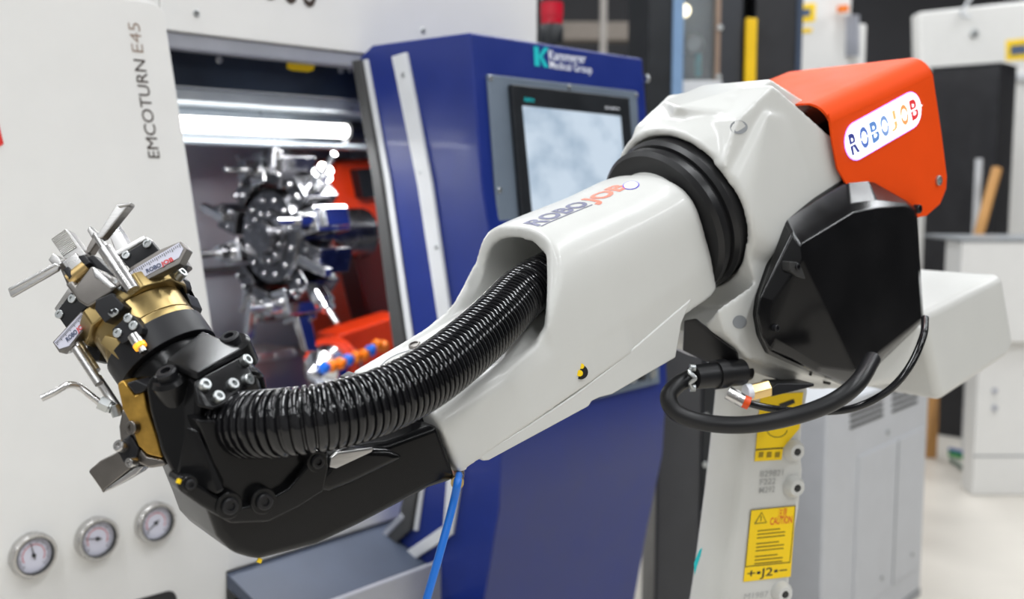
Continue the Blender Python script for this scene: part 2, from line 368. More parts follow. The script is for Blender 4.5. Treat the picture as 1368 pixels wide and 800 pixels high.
# red carriage castings
slab(MF, 1, -560, ((436, 250), (452, 214), (492, 212), (560, 214), (600, 450), (478, 470), (470, 330), (440, 330)), 250).build('red_carriage', M['redcast'], lathe, bevel=12)
slab(MF, 1, -520, ((478, 226), (515, 224), (520, 262), (486, 265)), 40).build('motor_cover', M['frameblk'], lathe, bevel=4)
slab(MF, 1, -470, ((470, 330), (560, 305), (590, 440), (500, 450)), 90).build('shaded_carriage', mat('carriage_red_shaded', (0.10, 0.012, 0.010), 0.35), lathe, bevel=8)  # lower part of the red casting, its shade painted in as darker red
MB().prism([MF.at(x, y, 1, -330) for x, y in ((452, 447), (540, 418), (570, 440), (575, 500), (470, 540))], -NN*.10).build('red_slide', M['redcast'], lathe, bevel=10)
# tool turret
tc = MF.inv(383, 316, 1, -400)
T0 = MF.w(*tc); AX = -UU
tur = MB().rev(T0-AX*.07, AX, ((0, .10), (0, .128), (.11, .128), (.125, .118), (.125, .075), (.135, .072), (.135, .045), (.155, .042), (.155, 0)), 24).build('tool_turret', M['oilsteel'], lathe, ang=25)
MB().cyl(T0-AX*.26, T0-AX*.07, .07, n=24).build('turret_shaft', M['oilsteel'], tur, bevel=6)
TV = np.array([0, 0, 1.]); TW = np.cross(AX, TV)
for k in range(12):
    t = 2*math.pi*(k+.5)/12; d = TV*math.cos(t)+TW*math.sin(t); e = np.cross(AX, d)
    for rr, sz in ((.062, .006), (.098, .007)): bolt('bolt', T0+AX*(.055 if rr > .08 else .065)+d*rr, AX, sz, .006, tur, M['chrome'], n=10)
    fr = Fr(T0, d*1.14, e*1.1, AX*1.1)
    if k % 3 == 0:
        h = MB().box(fr, 122, 185, -30, 30, -40, 55).box(fr, 185, 200, -22, 22, -30, 40).build('tool_holder', M['chrome'], tur, bevel=5)
        MB().cyl(fr.w(158, 0, 50), fr.w(158, 0, 90), .024, n=18).cyl(fr.w(158, 0, 90), fr.w(158, 0, 140), .010, n=12).build('boring_tool', M['chrome'], h)
    elif k % 3 == 1:
        h = MB().box(fr, 122, 165, -32, 32, -45, 50).build('tool_holder', M['oilsteel'], tur, bevel=5)
        MB().cyl(fr.w(160, 0, 5), fr.w(200, 0, 5), .027, n=18).cyl(fr.w(200, 0, 5), fr.w(218, 0, 5), .020, n=12).cyl(fr.w(218, 0, 5), fr.w(262, 0, 5), .008, n=10).build('collet_tool', M['chrome'], h)
    else:
        h = MB().box(fr, 122, 195, -26, 34, -35, 60).build('tool_holder', M['oilsteel'], tur, bevel=4)
        MB().box(fr, 150, 245, -12, 8, 60, 80).box(fr, 185, 205, -20, 14, 56, 66).build('turning_tool', M['chrome'], h, bevel=2)
    for sx_ in (-18, 18): bolt('bolt', fr.w(150, sx_, 58), AX, .007, .006, h, M['chrome'], n=10)
# tailstock centre and coolant nozzles under the turret
tb = MF.w(*MF.inv(436, 492, 1, -250))
tail = MB().rev(tb, nz(-UU+NN*.4), ((-.10, .05), (-.02, .062), (0, .062), (.02, .05), (.03, .05), (.05, .022), (.07, .02), (.09, .003)), 24).build('tailstock_centre', M['chrome'], lathe, ang=25)
MB().rev(tb-nz(-UU+NN*.4)*.04, nz(-UU+NN*.4), ((0, .06), (0, .078), (.02, .078), (.02, .06)), 28).build('red_collar', M['redcast'], tail)
slab(MF, 1, -240, ((398, 425), (416, 420), (425, 470), (410, 470)), 25).build('wiper_blade', M['chrome'], lathe, bevel=3)
hp = spline([MF.at(x, y, 1, -190) for x, y in ((428, 492), (452, 487), (470, 478), (492, 472), (505, 458), (520, 470))], 6)
hp = resample(hp, 0.026)
for k, q in enumerate(hp[:-1]):
    ax = nz(hp[k+1]-q)
    MB().rev(q, ax, ((0, .008), (.004, .015), (.014, .016), (.020, .011), (.026, .009)), 16).build('coolant_nozzle_segment', M['orange' if k % 3 else 'bluep'], lathe)
# sill and chip tray
mbox(400, 990, -120, 0, 733, 792).build('sill', M['white'], lathe, bevel=6)
MB().prism([MF.w(400, a, b) for a, b in ((4, 733), (205, 665), (205, 655), (4, 700))], UU*.62).build('chip_tray', mat('tray_grey', srgb(62, 70, 86), 0.5, 0.0, var=0.15, scale=6), lathe)
mbox(400, 826, 200, 214, 600, 695).build('tray_lip', M['rail'], lathe, bevel=4)
mbox(402, 826, -60, 196, 0, 640).build('lower_body', M['frameblk'], lathe)
mbox(-420, 300, -900, -36, 0, 1853).build('left_body', M['white'], lathe)
mbox(400, 1500, -950, -62, 0, 700).build('rear_body', M['white'], lathe)
# blue door / control cabinet
u0, u1 = 824.2, 1452
outer = [(313, 1865), (348, 1534), (370, 1440), (403, 1053), (394, 855), (349, 642), (230, 0)]
inner = [(40, 0), (-70, 575), (95, 800), (112, 850), (130, 1010), (124, 1219), (-46, 1840), (0, 1865)]
cab = MB().prism([MF.w(u0, a, b) for a, b in outer+inner], UU*(u1-u0)/1000).build('blue_cabinet', M['blue'], lathe, bevel=5, blim=40)
def endstrip(name, L, R, m, thick=8, back=0):
    pts = [MF.at(x, y, 0, u0-0.3) for x, y in L]+[MF.at(x, y, 0, u0-0.3) for x, y in reversed(R)]
    return MB().prism(pts, -UU*thick/1000).build(name, m, lathe, bevel=2)
endstrip('handle_strip', ((527, 76), (562, 250), (588, 420), (597, 520), (601, 632), (596, 700)), ((546, 70), (580, 245), (604, 412), (616, 520), (620, 632), (607, 714)), M['strip'], 10)
endstrip('handle_strip', ((596, 701), (514, 757)), ((604, 715), (520, 770)), M['strip'], 10)
for px in ((539, 100), (561, 230), (583, 330), (519, 762)): bolt('bolt', MF.at(*px, 0, u0-10), -UU, .005, .003, lathe)
endstrip('edge_strip', ((487, 80), (515, 240), (544, 440), (562, 560), (563, 650), (554, 708)), ((493, 79), (523, 240), (552, 440), (568, 560), (568, 650), (560, 708)), M['strip'], 6)
endstrip('door_gasket', ((476, 82), (503, 240), (528, 440), (545, 560), (546, 650), (538, 690), (472, 766)), ((487, 80), (515, 240), (543, 440), (562, 560), (562, 650), (553, 706), (478, 776)), M['gasket'], 14)
endstrip('gasket_rim', ((542, 683), (470, 760)), ((546, 690), (472, 768)), M['rail'], 16)
# grey operator panel on the front face, following its lean
def face_n(z): return float(np.interp(z, [b for a, b in outer[::-1]], [a for a, b in outer[::-1]]))
sl1 = nz(MF.w(0, 348, 1534)-MF.w(0, 313, 1865)); FN = nz(np.cross(sl1, UU)); FN = FN if FN@NN > 0 else -FN
FF = Fr(MF.w(u0, 313, 1865), UU, FN, -sl1)       # frame of the upper front face
bz = slab(FF, 1, 8, ((652, 99), (851, 122), (862, 330), (669, 330)), 8).build('operator_panel', M['bezel'], lathe, bevel=2)
low = [MF.w(a, face_n(z)+1, z) for a, z in ((905, 1440), (1420, 1440), (1405, 1049), (905, 1049))]
MB().prism(low, NN*.008).build('keypad_panel', M['bezel'], lathe, bevel=2)
for k in range(6):
    for j in range(3):
        z = 1080+j*45; MB().cyl(MF.w(1150+k*42, face_n(z)+8, z), MF.w(1150+k*42, face_n(z)+22, z), .012, n=14).build('control_knob', M['zinc' if (k+j) % 2 else 'frameblk'], lathe)
mon = slab(FF, 1, 22, ((684, 112), (841, 130), (856, 330), (702, 330)), 13.5).build('monitor', M['frameblk'], lathe, bevel=3)
slab(FF, 1, 22.8, ((698, 141), (829, 155), (842, 312), (713, 300)), 0.6).build('screen', M['screen'], mon)
planetext('lettering', 'SIEMENS', M['teal'], mon, FF.at(700, 135, 1, 22.6), FF.at(714, 136.5, 1, 22.6), FF.at(700, 130, 1, 22.6), bold=0.02)
planetext('lettering', 'SINUMERIK', M['whiteprint'], mon, FF.at(808, 145, 1, 22.6), FF.at(828, 147, 1, 22.6), FF.at(808, 142, 1, 22.6), bold=0.01)
for px in ((655, 104), (760, 116), (850, 127), (667, 254)): bolt('bolt', FF.at(*px, 1, 8), FN, .006, .003, bz)
# logo on the blue fascia
kb = MB(); q = lambda x, y: FF.at(x, y, 1, 0.5)
for poly in (((713, 62), (719, 62.5), (721, 88.5), (714, 88)), ((719, 76), (727, 63), (733, 64), (723, 77)), ((720, 76), (724, 75), (733, 90), (727, 90))): kb.prism([q(*p_) for p_ in poly], FN*.0006)
kb.build('logo_mark', M['teal'], cab)
planetext('lettering', 'Kammerer', M['whiteprint'], cab, q(733, 79), q(783, 84.5), q(732, 66), bold=0.012)
planetext('lettering', 'Medical Group', M['whiteprint'], cab, q(734, 91), q(791, 98), q(733, 80), bold=0.008)
bolt('bolt', MF.at(862, 105, 1, 300), UU, .01, .01, lathe)

# ------------------------------------------------------------------ the robot
RC = P(888, 298, 1.5); WC = P(330, 640, 1.15); fa = nz(WC-RC); fb = nz(np.cross((0, 0, 1), fa)); fb = fb if fb[1] < 0 else -fb
fc = nz(np.cross(fb, fa)); fc = fc if fc[2] > 0 else -fc
RF = Fr(RC, fa, fb, fc)          # x along the forearm to the wrist, y to the near side, z up
base_xy = P(985, 700, 1.72)
robot = thing('industrial_robot', 'white articulated industrial robot with black wrist and ribbed hose', 'robot', (base_xy[0], base_xy[1], 0))
rw = RF.w
def sup(c, e): return math.copysign(abs(c)**e, c)
def ztop(x): return 88+0.085*(x-50)
def hoodloop(x, w, zt, zb, fx=None, n=28, e=0.72, z0=5):
    out = []
    for k in range(n+1):
        t = math.pi*k/n; y = w*sup(math.cos(t), e); z = z0+(zt-z0)*sup(math.sin(t), e); out.append((y, z))
    out += [(-w, z0-20), (-w, (zb+z0)/2), (-w+6, zb), (0, zb), (w-6, zb), (w, (zb+z0)/2), (w, z0-20)]
    return [rw(fx(x, y, z) if fx else x, y, z) for y, z in out]
def xe(x, y, z):
    q = min(1, max(0, (ztop(x)-z)/(ztop(x)-8))); xend = 252+48*q**2+(40*q**6 if y < 0 else 16*q**6)
    return x if x < 120 else 120+(xend-120)*(x-120)/180
hood = MB().loft([hoodloop(x, w, zt, -93, xe) for x, w, zt in ((12, 86, 74), (28, 93, 86), (50, 96, 90), (120, 96, ztop(120)), (170, 97, ztop(170)), (220, 97, ztop(220)), (265, 97, ztop(262)), (300, 97, ztop(275)))])
ledge = MB().loft([[rw(x, y, z) for y, z in ((95, -93), (96, -60), (96, -26), (88, -13), (70, -8), (-70, 10), (-84, 14), (-90, 8), (-92, -40), (-90, -93))] for x in (200, 330, 430, 494)])
fillet = MB().loft([[rw(x, y, z) for y, z in ((96, -90), (97, -30), (93, a), (78, -10), (-74, 6), (-86, b), (-93, 0), (-93, -90))] for x, a, b in ((270, 40, 60), (300, 14, 38), (335, -8, 22), (390, -16, 12))])
cav = []
for x in (150, 185, 230, 300, 420):
    l = []
    for k in range(25):
        t = math.pi*k/24; l.append(rw(x, 80*sup(math.cos(t), .8)+1, 8+(ztop(min(x, 260))-21)*sup(math.sin(t), .8)))
    l += [rw(x, -79, 8), rw(x, -40, 7), rw(x, 40, -7), rw(x, 81, -10)]
    cav.append(l)
forearm = cast('forearm', [hood, ledge, fillet], [MB().loft(cav)], M['robot'], robot, voxel=0.003, smooth=10)
MB().cyl(rw(130, 8, 25), rw(160, 8, 25), .046, n=28).build('hose_port', M['rubber'], forearm)
# lower cover of the forearm
lp = ((610, 622), (614, 631), (624, 628), (626, 620), (641, 612), (646, 616), (654, 615), (787, 543), (791, 536), (802, 531), (818, 527), (903, 478), (911, 432), (925, 398), (818, 489.5), (767, 527.5), (737, 547.5), (677, 586.5))
slab(RF, 1, 94, lp, 176).build('forearm_underplate', M['robot'], robot, bevel=2.5)
MB().cyl(RF.at(776, 497, 1, 96.2), RF.at(776, 497, 1, 97.4), .009, n=20).build('drain_plug', M['anod'], forearm)
MB().cyl(RF.at(774.5, 498.5, 1, 97.4), RF.at(774.5, 498.5, 1, 98.2), .004, n=16).build('yellow_mark', M['yellow'], forearm)
MB().cyl(RF.at(777, 489, 1, 96.2), RF.at(777, 489, 1, 97.2), .0035, n=8).build('yellow_mark', M['yellow'], forearm)
# ledge details: round cover, plug
def onledge(px, py, dz=0): 
    p_ = RF.inv(px, py, 2, 1)
    for _ in range(4): p_ = RF.inv(px, py, 2, 1-0.129*p_[1]+dz)
    return p_
ln = nz(RF.w(0, .129*100, 100)-RF.w(0, 0, 0))
c = rw(*onledge(543, 488)); MB().rev(c, ln, ((-.004, .034), (.0012, .034), (.0016, .0332), (.0016, .0)), 40).build('round_cover', M['robot'], forearm)
MB().rev(c, ln, ((.0014, .0358), (.0019, .0352), (.0019, .0343), (.0008, .0340)), 40).build('cover_groove', M['plug'], forearm)
bolt('bolt', c+ln*.001, ln, .005, .0022, forearm, M['plug'])
c = rw(*onledge(554, 461.5)); bolt('bolt', c, ln, .008, .003, forearm, M['darksteel'], hexr=.0055)
# lettering on the hood (follows the curved top)
from mathutils.bvhtree import BVHTree
def bvh(ob):
    o = off(ob); me = ob.data
    return BVHTree.FromPolygons([Vector(np.array(v.co)+o) for v in me.vertices], [tuple(p.vertices) for p in me.polygons])
fbvh = bvh(forearm)
def hoodpt(x, s):
    p_, n_, i_, d_ = fbvh.ray_cast(Vector(rw(x, s, 300)), Vector(-fc))
    return np.array(p_)+np.array(n_)*.0005
def hoodtext(body, x0, x1, s0, s1, m, bold):
    w = twidth(body, bold); text('lettering', body, m, forearm, lambda a, b: hoodpt(x0+(x1-x0)*a/w, s0+(s1-s0)*b), bold=bold, sub=0.35)
hoodtext('ROBO', 242, 148, 38, 10, M['textblue'], 0.05); hoodtext('JOB', 142, 76, 38, 10, M['textred'], 0.05)
ub = MB(); ub.loft([[hoodpt(x, 41.5), hoodpt(x, 43), hoodpt(x, 43)+fc*.0002, hoodpt(x, 41.5)+fc*.0002] for x in np.linspace(238, 150, 10)]); ub.build('lettering', M['textblue'], forearm)
def castpx(tree, px, py, lift=.0005):
    p_, n_, i_, k_ = tree.ray_cast(Vector(CAM), Vector(nz(P(px, py, 1)-CAM)))
    if p_ is None: p_, n_, i_, k_ = tree.find_nearest(Vector(P(px, py, 1.42)))
    return np.array(p_)+np.array(n_)*lift
for r_, m_, l_ in ((1.0, 'signrim', .0004), (.86, 'whiteprint', .0008)):
    pts = [castpx(fbvh, 843+11*r_*math.cos(a)+2*r_*math.sin(a), 248-5.5*r_*math.sin(a), l_) for a in np.linspace(0, 2*math.pi, 25)[:-1]]
    MB().prism(pts, fc*.0002).build('round_sticker', M['whiteprint'] if m_ != 'signrim' else mat('violet_print', srgb(90, 70, 200), 0.4), forearm)
# J4 ring
ring = MB().rev(rw(-52, 0, 0), fa, ((0, .09), (0, .108), (.012, .116), (.030, .117), (.037, .113), (.038, .108), (.044, .108), (.046, .112), (.058, .113), (.064, .107), (.064, .08)), 64).build('joint_ring', M['ring'], robot, ang=30)
MB().cyl(rw(-10, 0, 0), rw(24, 0, 0), .083, n=48).build('joint_spigot', M['robot'], ring)
# elbow casting
col = [rw(-34, 130*math.cos(2*math.pi*k/32), 130*math.sin(2*math.pi*k/32)) for k in range(32)]
e1 = MB().hull(col+[rw(-130, y, z) for y, z in ((118, 110), (118, -120), (-118, 110), (-118, -140), (60, 140), (-60, 145))]+[rw(-230, y, z) for y, z in ((105, 60), (108, -100), (-120, 100), (-120, -150))])
top = MB().hull([rw(*RF.inv(888, 135, 1, -50)), rw(*RF.inv(940, 113, 1, -70)), rw(*RF.inv(1030, 105, 1, 70)), rw(*RF.inv(985, 150, 1, 90)), rw(*RF.inv(955, 143, 1, 40)), rw(*RF.inv(905, 142, 1, 20)), rw(-180, -110, 120), rw(-300, -60, 60), rw(-300, 60, 60), rw(-80, 100, 60), rw(-80, -100, 60)])
near = [RF.at(x, y, 1, 112) for x, y in ((1033, 112), (1085, 168), (1138, 232), (1162, 240), (1220, 280), (1232, 425), (1205, 505), (1150, 515), (1085, 505), (1000, 480), (968, 445), (955, 400), (962, 300), (965, 230), (985, 160))]
e2 = MB().hull(near+[q_-fb*.20 for q_ in near])
e3 = MB().hull([RF.at(x, y, 1, 100) for x, y in ((960, 380), (1000, 420), (985, 487), (1010, 499), (1090, 521), (1150, 519), (1150, 450), (1060, 360))]+[RF.at(x, y, 1, 100)-fb*.14 for x, y in ((965, 400), (1000, 420), (985, 478), (1010, 490), (1090, 512), (1150, 510), (1150, 450), (1060, 360))])
tri = MB().hull([RF.at(x, y, 1, 108) for x, y in ((1234, 432), (1236, 442), (1216, 492), (1205, 512), (1152, 518), (1145, 505))]+[RF.at(x, y, 1, 108)-fb*.12 for x, y in ((1234, 432), (1216, 492), (1205, 512), (1152, 518), (1145, 505))])
cutring = MB().cyl(rw(-47, 0, 0), rw(30, 0, 0), .1185, n=64)
elbow = cast('elbow_housing', [e1, top, e2, e3, tri], [cutring, MB().cyl(rw(-30, 0, 0), rw(60, 0, 0), .150, n=64)], M['robot'], robot, voxel=0.003, smooth=8)
ebv = bvh(elbow)
for px, y_, r_ in (((987, 170), 113.5, .0135), ((988, 430), 113, .011)):
    pts = [castpx(ebv, px[0]+11.5*r_/.0135*math.cos(a), px[1]+(9 if r_ > .012 else 11)*r_/.0135*math.sin(a), .0004) for a in np.linspace(0, 2*math.pi, 25)[:-1]]
    MB().prism(pts, fb*.0003).build('plug', M['plug'], elbow)
for px in ((1083, 500), (1108, 512)):
    c = RF.at(*px, 1, 113); MB().cyl(c-fb*.01, c+fb*.001, .0022, n=10).build('hole', M['slot'], elbow)
# black elbow cover: rim, raised front with two folds
rim = ((1012, 398), (1009, 420), (1014, 448), (1026, 472), (1090, 500), (1138, 517), (1147, 512), (1232, 430), (1224, 278), (1212, 268), (1158, 236), (1132, 238), (1048, 292))
bk = [RF.at(x, y, 1, 117) for x, y in rim]
mid = ((1014, 399), (1011, 420), (1017, 447), (1028, 468), (1092, 498), (1137, 514), (1149, 511), (1234, 429), (1225, 280), (1212, 271), (1170, 266), (1135, 271), (1058, 310))
md = [RF.at(x, y, 1, 142) for x, y in mid]
frn = ((1030, 404), (1027, 424), (1029, 440), (1036, 455), (1095, 490), (1140, 508), (1150, 505), (1231, 427), (1221, 282), (1210, 276), (1172, 278), (1140, 284), (1070, 326))
fr_ = [RF.at(x, y, 1, v) for (x, y), v in zip(frn, (144, 144, 144, 145, 150, 155, 158, 152, 150, 150, 152, 154, 156))]
apexA = RF.at(1072, 345, 1, 160); apexT = RF.at(1143, 497, 1, 168); ridge2 = RF.at(1163, 300, 1, 162)
cv = MB(); n_ = len(rim)
vs = [q_-fb*.02 for q_ in bk]+bk+md+fr_+[apexA, apexT, ridge2]
fs = [tuple(range(n_))]
for r_ in range(3): fs += [(r_*n_+i, r_*n_+(i+1) % n_, (r_+1)*n_+(i+1) % n_, (r_+1)*n_+i) for i in range(n_)]
o3 = 3*n_; a_, t_, r2 = 4*n_, 4*n_+1, 4*n_+2
fs += [(o3+12, o3+0, a_), (o3+0, o3+1, o3+2, a_), (o3+2, o3+3, a_), (a_, o3+3, o3+4, t_), (o3+4, o3+5, t_), (o3+5, o3+6, t_), (t_, o3+6, o3+7), (t_, o3+7, o3+8, r2), (r2, o3+8, o3+9), (r2, o3+9, o3+10), (r2, o3+10, o3+11), (r2, o3+11, o3+12, a_), (a_, t_, r2)]
cv.add(vs, fs)
cover = cv.build('elbow_cover', M['cover'], robot, bevel=4, seg=3, blim=12, ang=50)
hs = MB().prism([RF.at(x, y, 1, 158.5) for x, y in ((1056, 349), (1066, 350), (1088, 368), (1092, 376), (1086, 377), (1066, 370), (1056, 362))], -fb*.02)
hs.build('screw_recess', M['slot'], cover, bevel=2)
bolt('bolt', RF.at(1064, 356, 1, 157), fb, .005, .004, cover, M['anod'])
bolt('bolt', RF.at(1036, 438, 1, 147), fb, .005, .004, cover, M['anod'])
bolt('bolt', RF.at(1225, 279, 1, 130), fb, .007, .006, cover, M['anod'])
# red bent-sheet sign cover
RY = 122
def redp(x, y, v=RY): return RF.at(x, y, 1, v)
side = [(1116, 205), (1109, 160), (1107, 146)]
tl_ = RF.inv(1107, 146, 1, RY); tr_ = RF.inv(1244, 84, 1, RY)
zb_top = 0.5*(tl_[2]+tr_[2]); Rb = 34
xl = RF.inv(1109, 160, 1, RY)[0]; xr = RF.inv(1248, 110, 1, RY)[0]
def bend(x, zedge):          # profile across the sheet at x: side, bend, top
    pr_ = [(RY, zedge-30)]
    for k in range(9):
        t = math.pi/2*k/8; pr_.append((RY-Rb+Rb*math.cos(t), zedge-Rb+Rb*math.sin(t)))
    return pr_
zt_r = float(tr_[2])+12; zt_l = float(tl_[2])+12
outl = []; innl = []
xs_ = np.linspace(xl, xr, 6)
for x in xs_:
    ze = zt_l+(zt_r-zt_l)*(x-xl)/(xr-xl)
    sec = bend(x, ze)+[(-150, ze-2)]
    outl.append([rw(x, y, z) for y, z in sec]); innl.append([rw(x, y-3 if y > RY-Rb-1 else y, z-3) for y, z in sec])
rc = MB(); nsec = len(outl[0])
rc.loft([o_+i_[::-1] for o_, i_ in zip(outl, innl)])
sd = [(1108, 152), (1112, 188), (1119, 225), (1140, 262), (1215, 293), (1238, 288), (1256, 272), (1264, 252), (1265, 236), (1258, 180), (1248, 112)]
sd3 = [redp(x, y) for x, y in sd]
redc = MB().add(rc.v, rc.f).prism([rw(xl, RY, zt_l-34)]+sd3+[rw(xr, RY, zt_r-34)], -fb*.003).build('sign_cover', M['red'], robot, bevel=1)
bolt('bolt', redp(1253, 241, RY), fb, .008, .004, redc)
MB().prism([rw(xl-6, RY-8, zt_l-70), rw(xl-6, RY-8, -120), rw(xl-6, -140, -120), rw(xl-6, -140, zt_l-40), rw(xl-6, RY-34, zt_l-40)], -fa*.16).build('cover_inner_box', M['cover'], redc, bevel=6)
# lit sign
sl_ = RF.inv(1143, 188, 1, RY); sr_ = RF.inv(1215, 146, 1, RY)
c0 = (sl_[0], sl_[2]-0.5); c1 = (sr_[0], sr_[2]-2); Rs = 26.5
MB().prism(pill(RF, 1, RY+.6, c0, c1, Rs+2.0), fb*.0010).build('sign_rim', M['signrim'], redc)
sg = MB().prism(pill(RF, 1, RY+1.8, c0, c1, Rs), fb*.0010).build('sign_plate', M['sign'], redc)
dd = np.array(c1)-np.array(c0); 
def sgp(t, h): 
    x = c0[0]+dd[0]*t; z = c0[1]+dd[1]*t; return rw(x, RY+3.2, z+h)
letters = 'ROBOJOB'; lc = [srgb(50, 60, 130), srgb(80, 110, 180), srgb(90, 130, 190), srgb(120, 150, 200), srgb(250, 180, 120), srgb(245, 150, 90), srgb(200, 45, 50)]
for k, (ch, cc) in enumerate(zip(letters, lc)):
    t0 = -0.14+k*0.185; t1 = t0+(0.085 if ch == 'J' else 0.15); t0 += 0.03*(ch == 'J'); t1 += 0.03*(ch == 'J')
    planetext('lettering', ch, mat('sign_letter_%d' % k, cc, 0.5, emit=0.45, ecol=cc), sg, sgp(t0, -8 if ch == 'J' else -15), sgp(t1, -8 if ch == 'J' else -15), sgp(t0, 15), bold=0.025 if ch == 'J' else 0.06)
gap = MB()
gap.prism([sgp(-.2, -1.6)+fb*.0004, sgp(1.2, -1.6)+fb*.0004, sgp(1.2, .2)+fb*.0004, sgp(-.2, .2)+fb*.0004], fb*.0002)
gap.build('stencil_gap', M['sign'], sg)
# white motor box behind the cover
BY = 100
c_t = RF.inv(1341, 365, 1, BY); c_b = RF.inv(1347, 478, 1, BY); c_l = RF.inv(1232, 419, 1, BY); c_k = RF.inv(1268, 527, 1, BY)
bx = MB().prism([rw(c_t[0], BY, c_t[2]), rw(c_t[0], BY, c_b[2]+10), rw(c_b[0], BY, c_b[2]), rw(c_l[0], BY, c_k[2]), rw(c_l[0], BY, c_l[2])], -fb*.19)
mb_ = bx.build('motor_box', M['robot'], robot, bevel=20, seg=5)
MB().hull([rw(c_l[0]-30, y, z) for y in (40, -70) for z in (c_l[2]-20, c_l[2]-120)]+[rw(-300, y, z) for y in (40, -70) for z in (-180, -330)]).build('motor_neck', M['robot'], mb_, bevel=8)
# black fork and wrist
def rs(val, px, thick, name, m, parent, bevel=4, seg=2, fr=RF, ax=1): return slab(fr, ax, val, px, thick).build(name, m, parent, bevel=bevel, seg=seg)
fork = rs(96, ((586, 566), (612, 641), (575, 653), (480, 703), (425, 729), (346, 750), (312, 740), (292, 718), (282, 690), (262, 640), (300, 560), (440, 600), (520, 590)), 120, 'wrist_fork', M['black'], robot, 9, 3)
MB().box(RF, 493.5, 508, -93, 60, -93, 14).build('fork_flange', M['anod'], fork, bevel=2)
MB().hull([rw(x, y, z) for x, y, z in ((505, -90, 8), (505, -90, -90), (505, 60, -95), (505, 60, -30), (640, -90, -20), (640, -90, -75), (640, 60, -75), (640, 60, -50))]).build('fork_arm', M['black'], fork, bevel=8)
rs(116, ((236, 640), (244, 634), (300, 668), (318, 677), (350, 671), (384, 652), (424, 606), (438, 600), (440, 624), (433, 657), (400, 678), (359, 698), (309, 700), (268, 676), (240, 656)), 28, 'joint_cover_rim', M['black'], robot, 4, 3)
rs(106, ((262, 560), (300, 560), (430, 600), (425, 625), (385, 655), (350, 672), (318, 677), (300, 665)), 30, 'joint_cover', M['black'], robot, 3)
rs(112, ((410, 650), (436, 626), (446, 606), (470, 598), (520, 600), (545, 612), (470, 648), (440, 660)), 30, 'fork_rib', M['black'], robot, 8, 3)
rs(114, ((442, 612), (450, 605), (500, 598), (497, 604), (450, 626), (440, 624)), 5, 'steel_clip', M['brushed'], robot, 1.5)
for px, r_ in (((306, 675), .0085), ((352, 669), .0085), ((423, 616), .007), ((253, 646), .005)):
    c_ = RF.at(*px, 1, 116.5); MB().rev(c_, fb, ((-.01, .0135*r_/.0085), (.0008, .0135*r_/.0085), (.0016, .0125*r_/.0085), (.0016, .0)), 24).build('bolt_seat', M['black'], robot)
    bolt('bolt', c_+fb*.0012, fb, r_, .004, robot, M['anod'])
for px, v_ in (((239, 643), 118), ((347, 749), 92)): rs(v_, ((px[0]-4, px[1]+2), (px[0]-1, px[1]-4), (px[0]+4, px[1]-2), (px[0]+2, px[1]+4)), 2, 'yellow_mark', M['yellow'], robot, .5)
def pd(l): return [P(*q_) for q_ in l]
body = MB().hull(pd(((216, 489, 1.055), (268, 447, 1.115), (326, 472, 1.085), (265, 507, 1.025), (262, 565, 1.02), (345, 505, 1.07), (352, 530, 1.09), (350, 600, 1.10), (250, 640, 1.03), (210, 560, 1.06), (200, 510, 1.08), (290, 470, 1.20), (345, 500, 1.18), (230, 520, 1.22), (345, 600, 1.2), (240, 620, 1.2))))
wb = body.build('wrist_body', M['black'], robot, bevel=6, seg=3)
MB().hull(pd(((222, 489, 1.05), (270, 449, 1.112), (325, 473, 1.083), (264, 507, 1.012)))+[q_+UP*.006-FW*.002 for q_ in pd(((224, 488, 1.05), (271, 450, 1.11), (322, 473, 1.083), (265, 505, 1.014)))]).build('top_plate', M['black'], wb, bevel=1.2)
MB().hull([P(x, y, d) for x, y, d in ((300, 462, 1.10), (330, 478, 1.08), (352, 500, 1.08), (357, 522, 1.10), (320, 500, 1.05), (350, 540, 1.12), (310, 470, 1.2), (355, 510, 1.2), (350, 545, 1.2))]).build('side_cheek', M['black'], wb, bevel=8, seg=3)
disc = [(193, 514), (203, 500), (222, 494), (246, 498), (262, 522), (262, 566), (276, 600), (302, 642), (302, 682), (262, 668), (238, 652), (214, 605), (199, 550)]
MB().prism(pd([(x, y, 1.032) for x, y in disc]), FW*.13-RT*.01).build('wrist_cheek', M['black'], robot, bevel=9, seg=3)
MB().hull(pd(((250, 568, 1.005), (262, 572, 1.002), (300, 655, 1.0), (290, 662, 1.0), (240, 640, 1.012), (236, 630, 1.015), (258, 600, 1.03), (300, 640, 1.03)))).build('rib', M['black'], robot, bevel=3)
bb_ = MB().hull(pd(((258, 510, 1.005), (326, 474, 1.065), (337, 498, 1.06), (334, 516, 1.052), (302, 542, 1.015), (284, 548, 1.0), (262, 543, 0.998), (262, 520, 1.06), (330, 480, 1.12), (300, 545, 1.09)))).build('bolt_block', M['black'], robot, bevel=3, seg=3)
wbb = bvh(bb_)
def onw(px, py):
    d_ = nz(P(px, py, 1)-CAM); p_, n_, i_, k_ = wbb.ray_cast(Vector(CAM), Vector(d_)); return np.array(p_), np.array(n_)
for px in ((272, 516), (290, 532), (309, 515), (329, 508), (327, 483)):
    p_, n_ = onw(*px); bolt('bolt', p_, n_, .0062, .006, bb_, M['zinc'])
for px, d_ in (((225, 503), 1.035), ((309, 456), 1.10)):
    c_ = P(*px, d_); MB().rev(c_, nz(UP*.8-FW*.5-RT*.2), ((-.03, .019), (-.004, .019), (0, .016), (0, 0)), 24).build('bolt_boss', M['black'], wb)
    bolt('bolt', c_, nz(UP*.8-FW*.5-RT*.2), .0105, .008, wb, M['anod'])
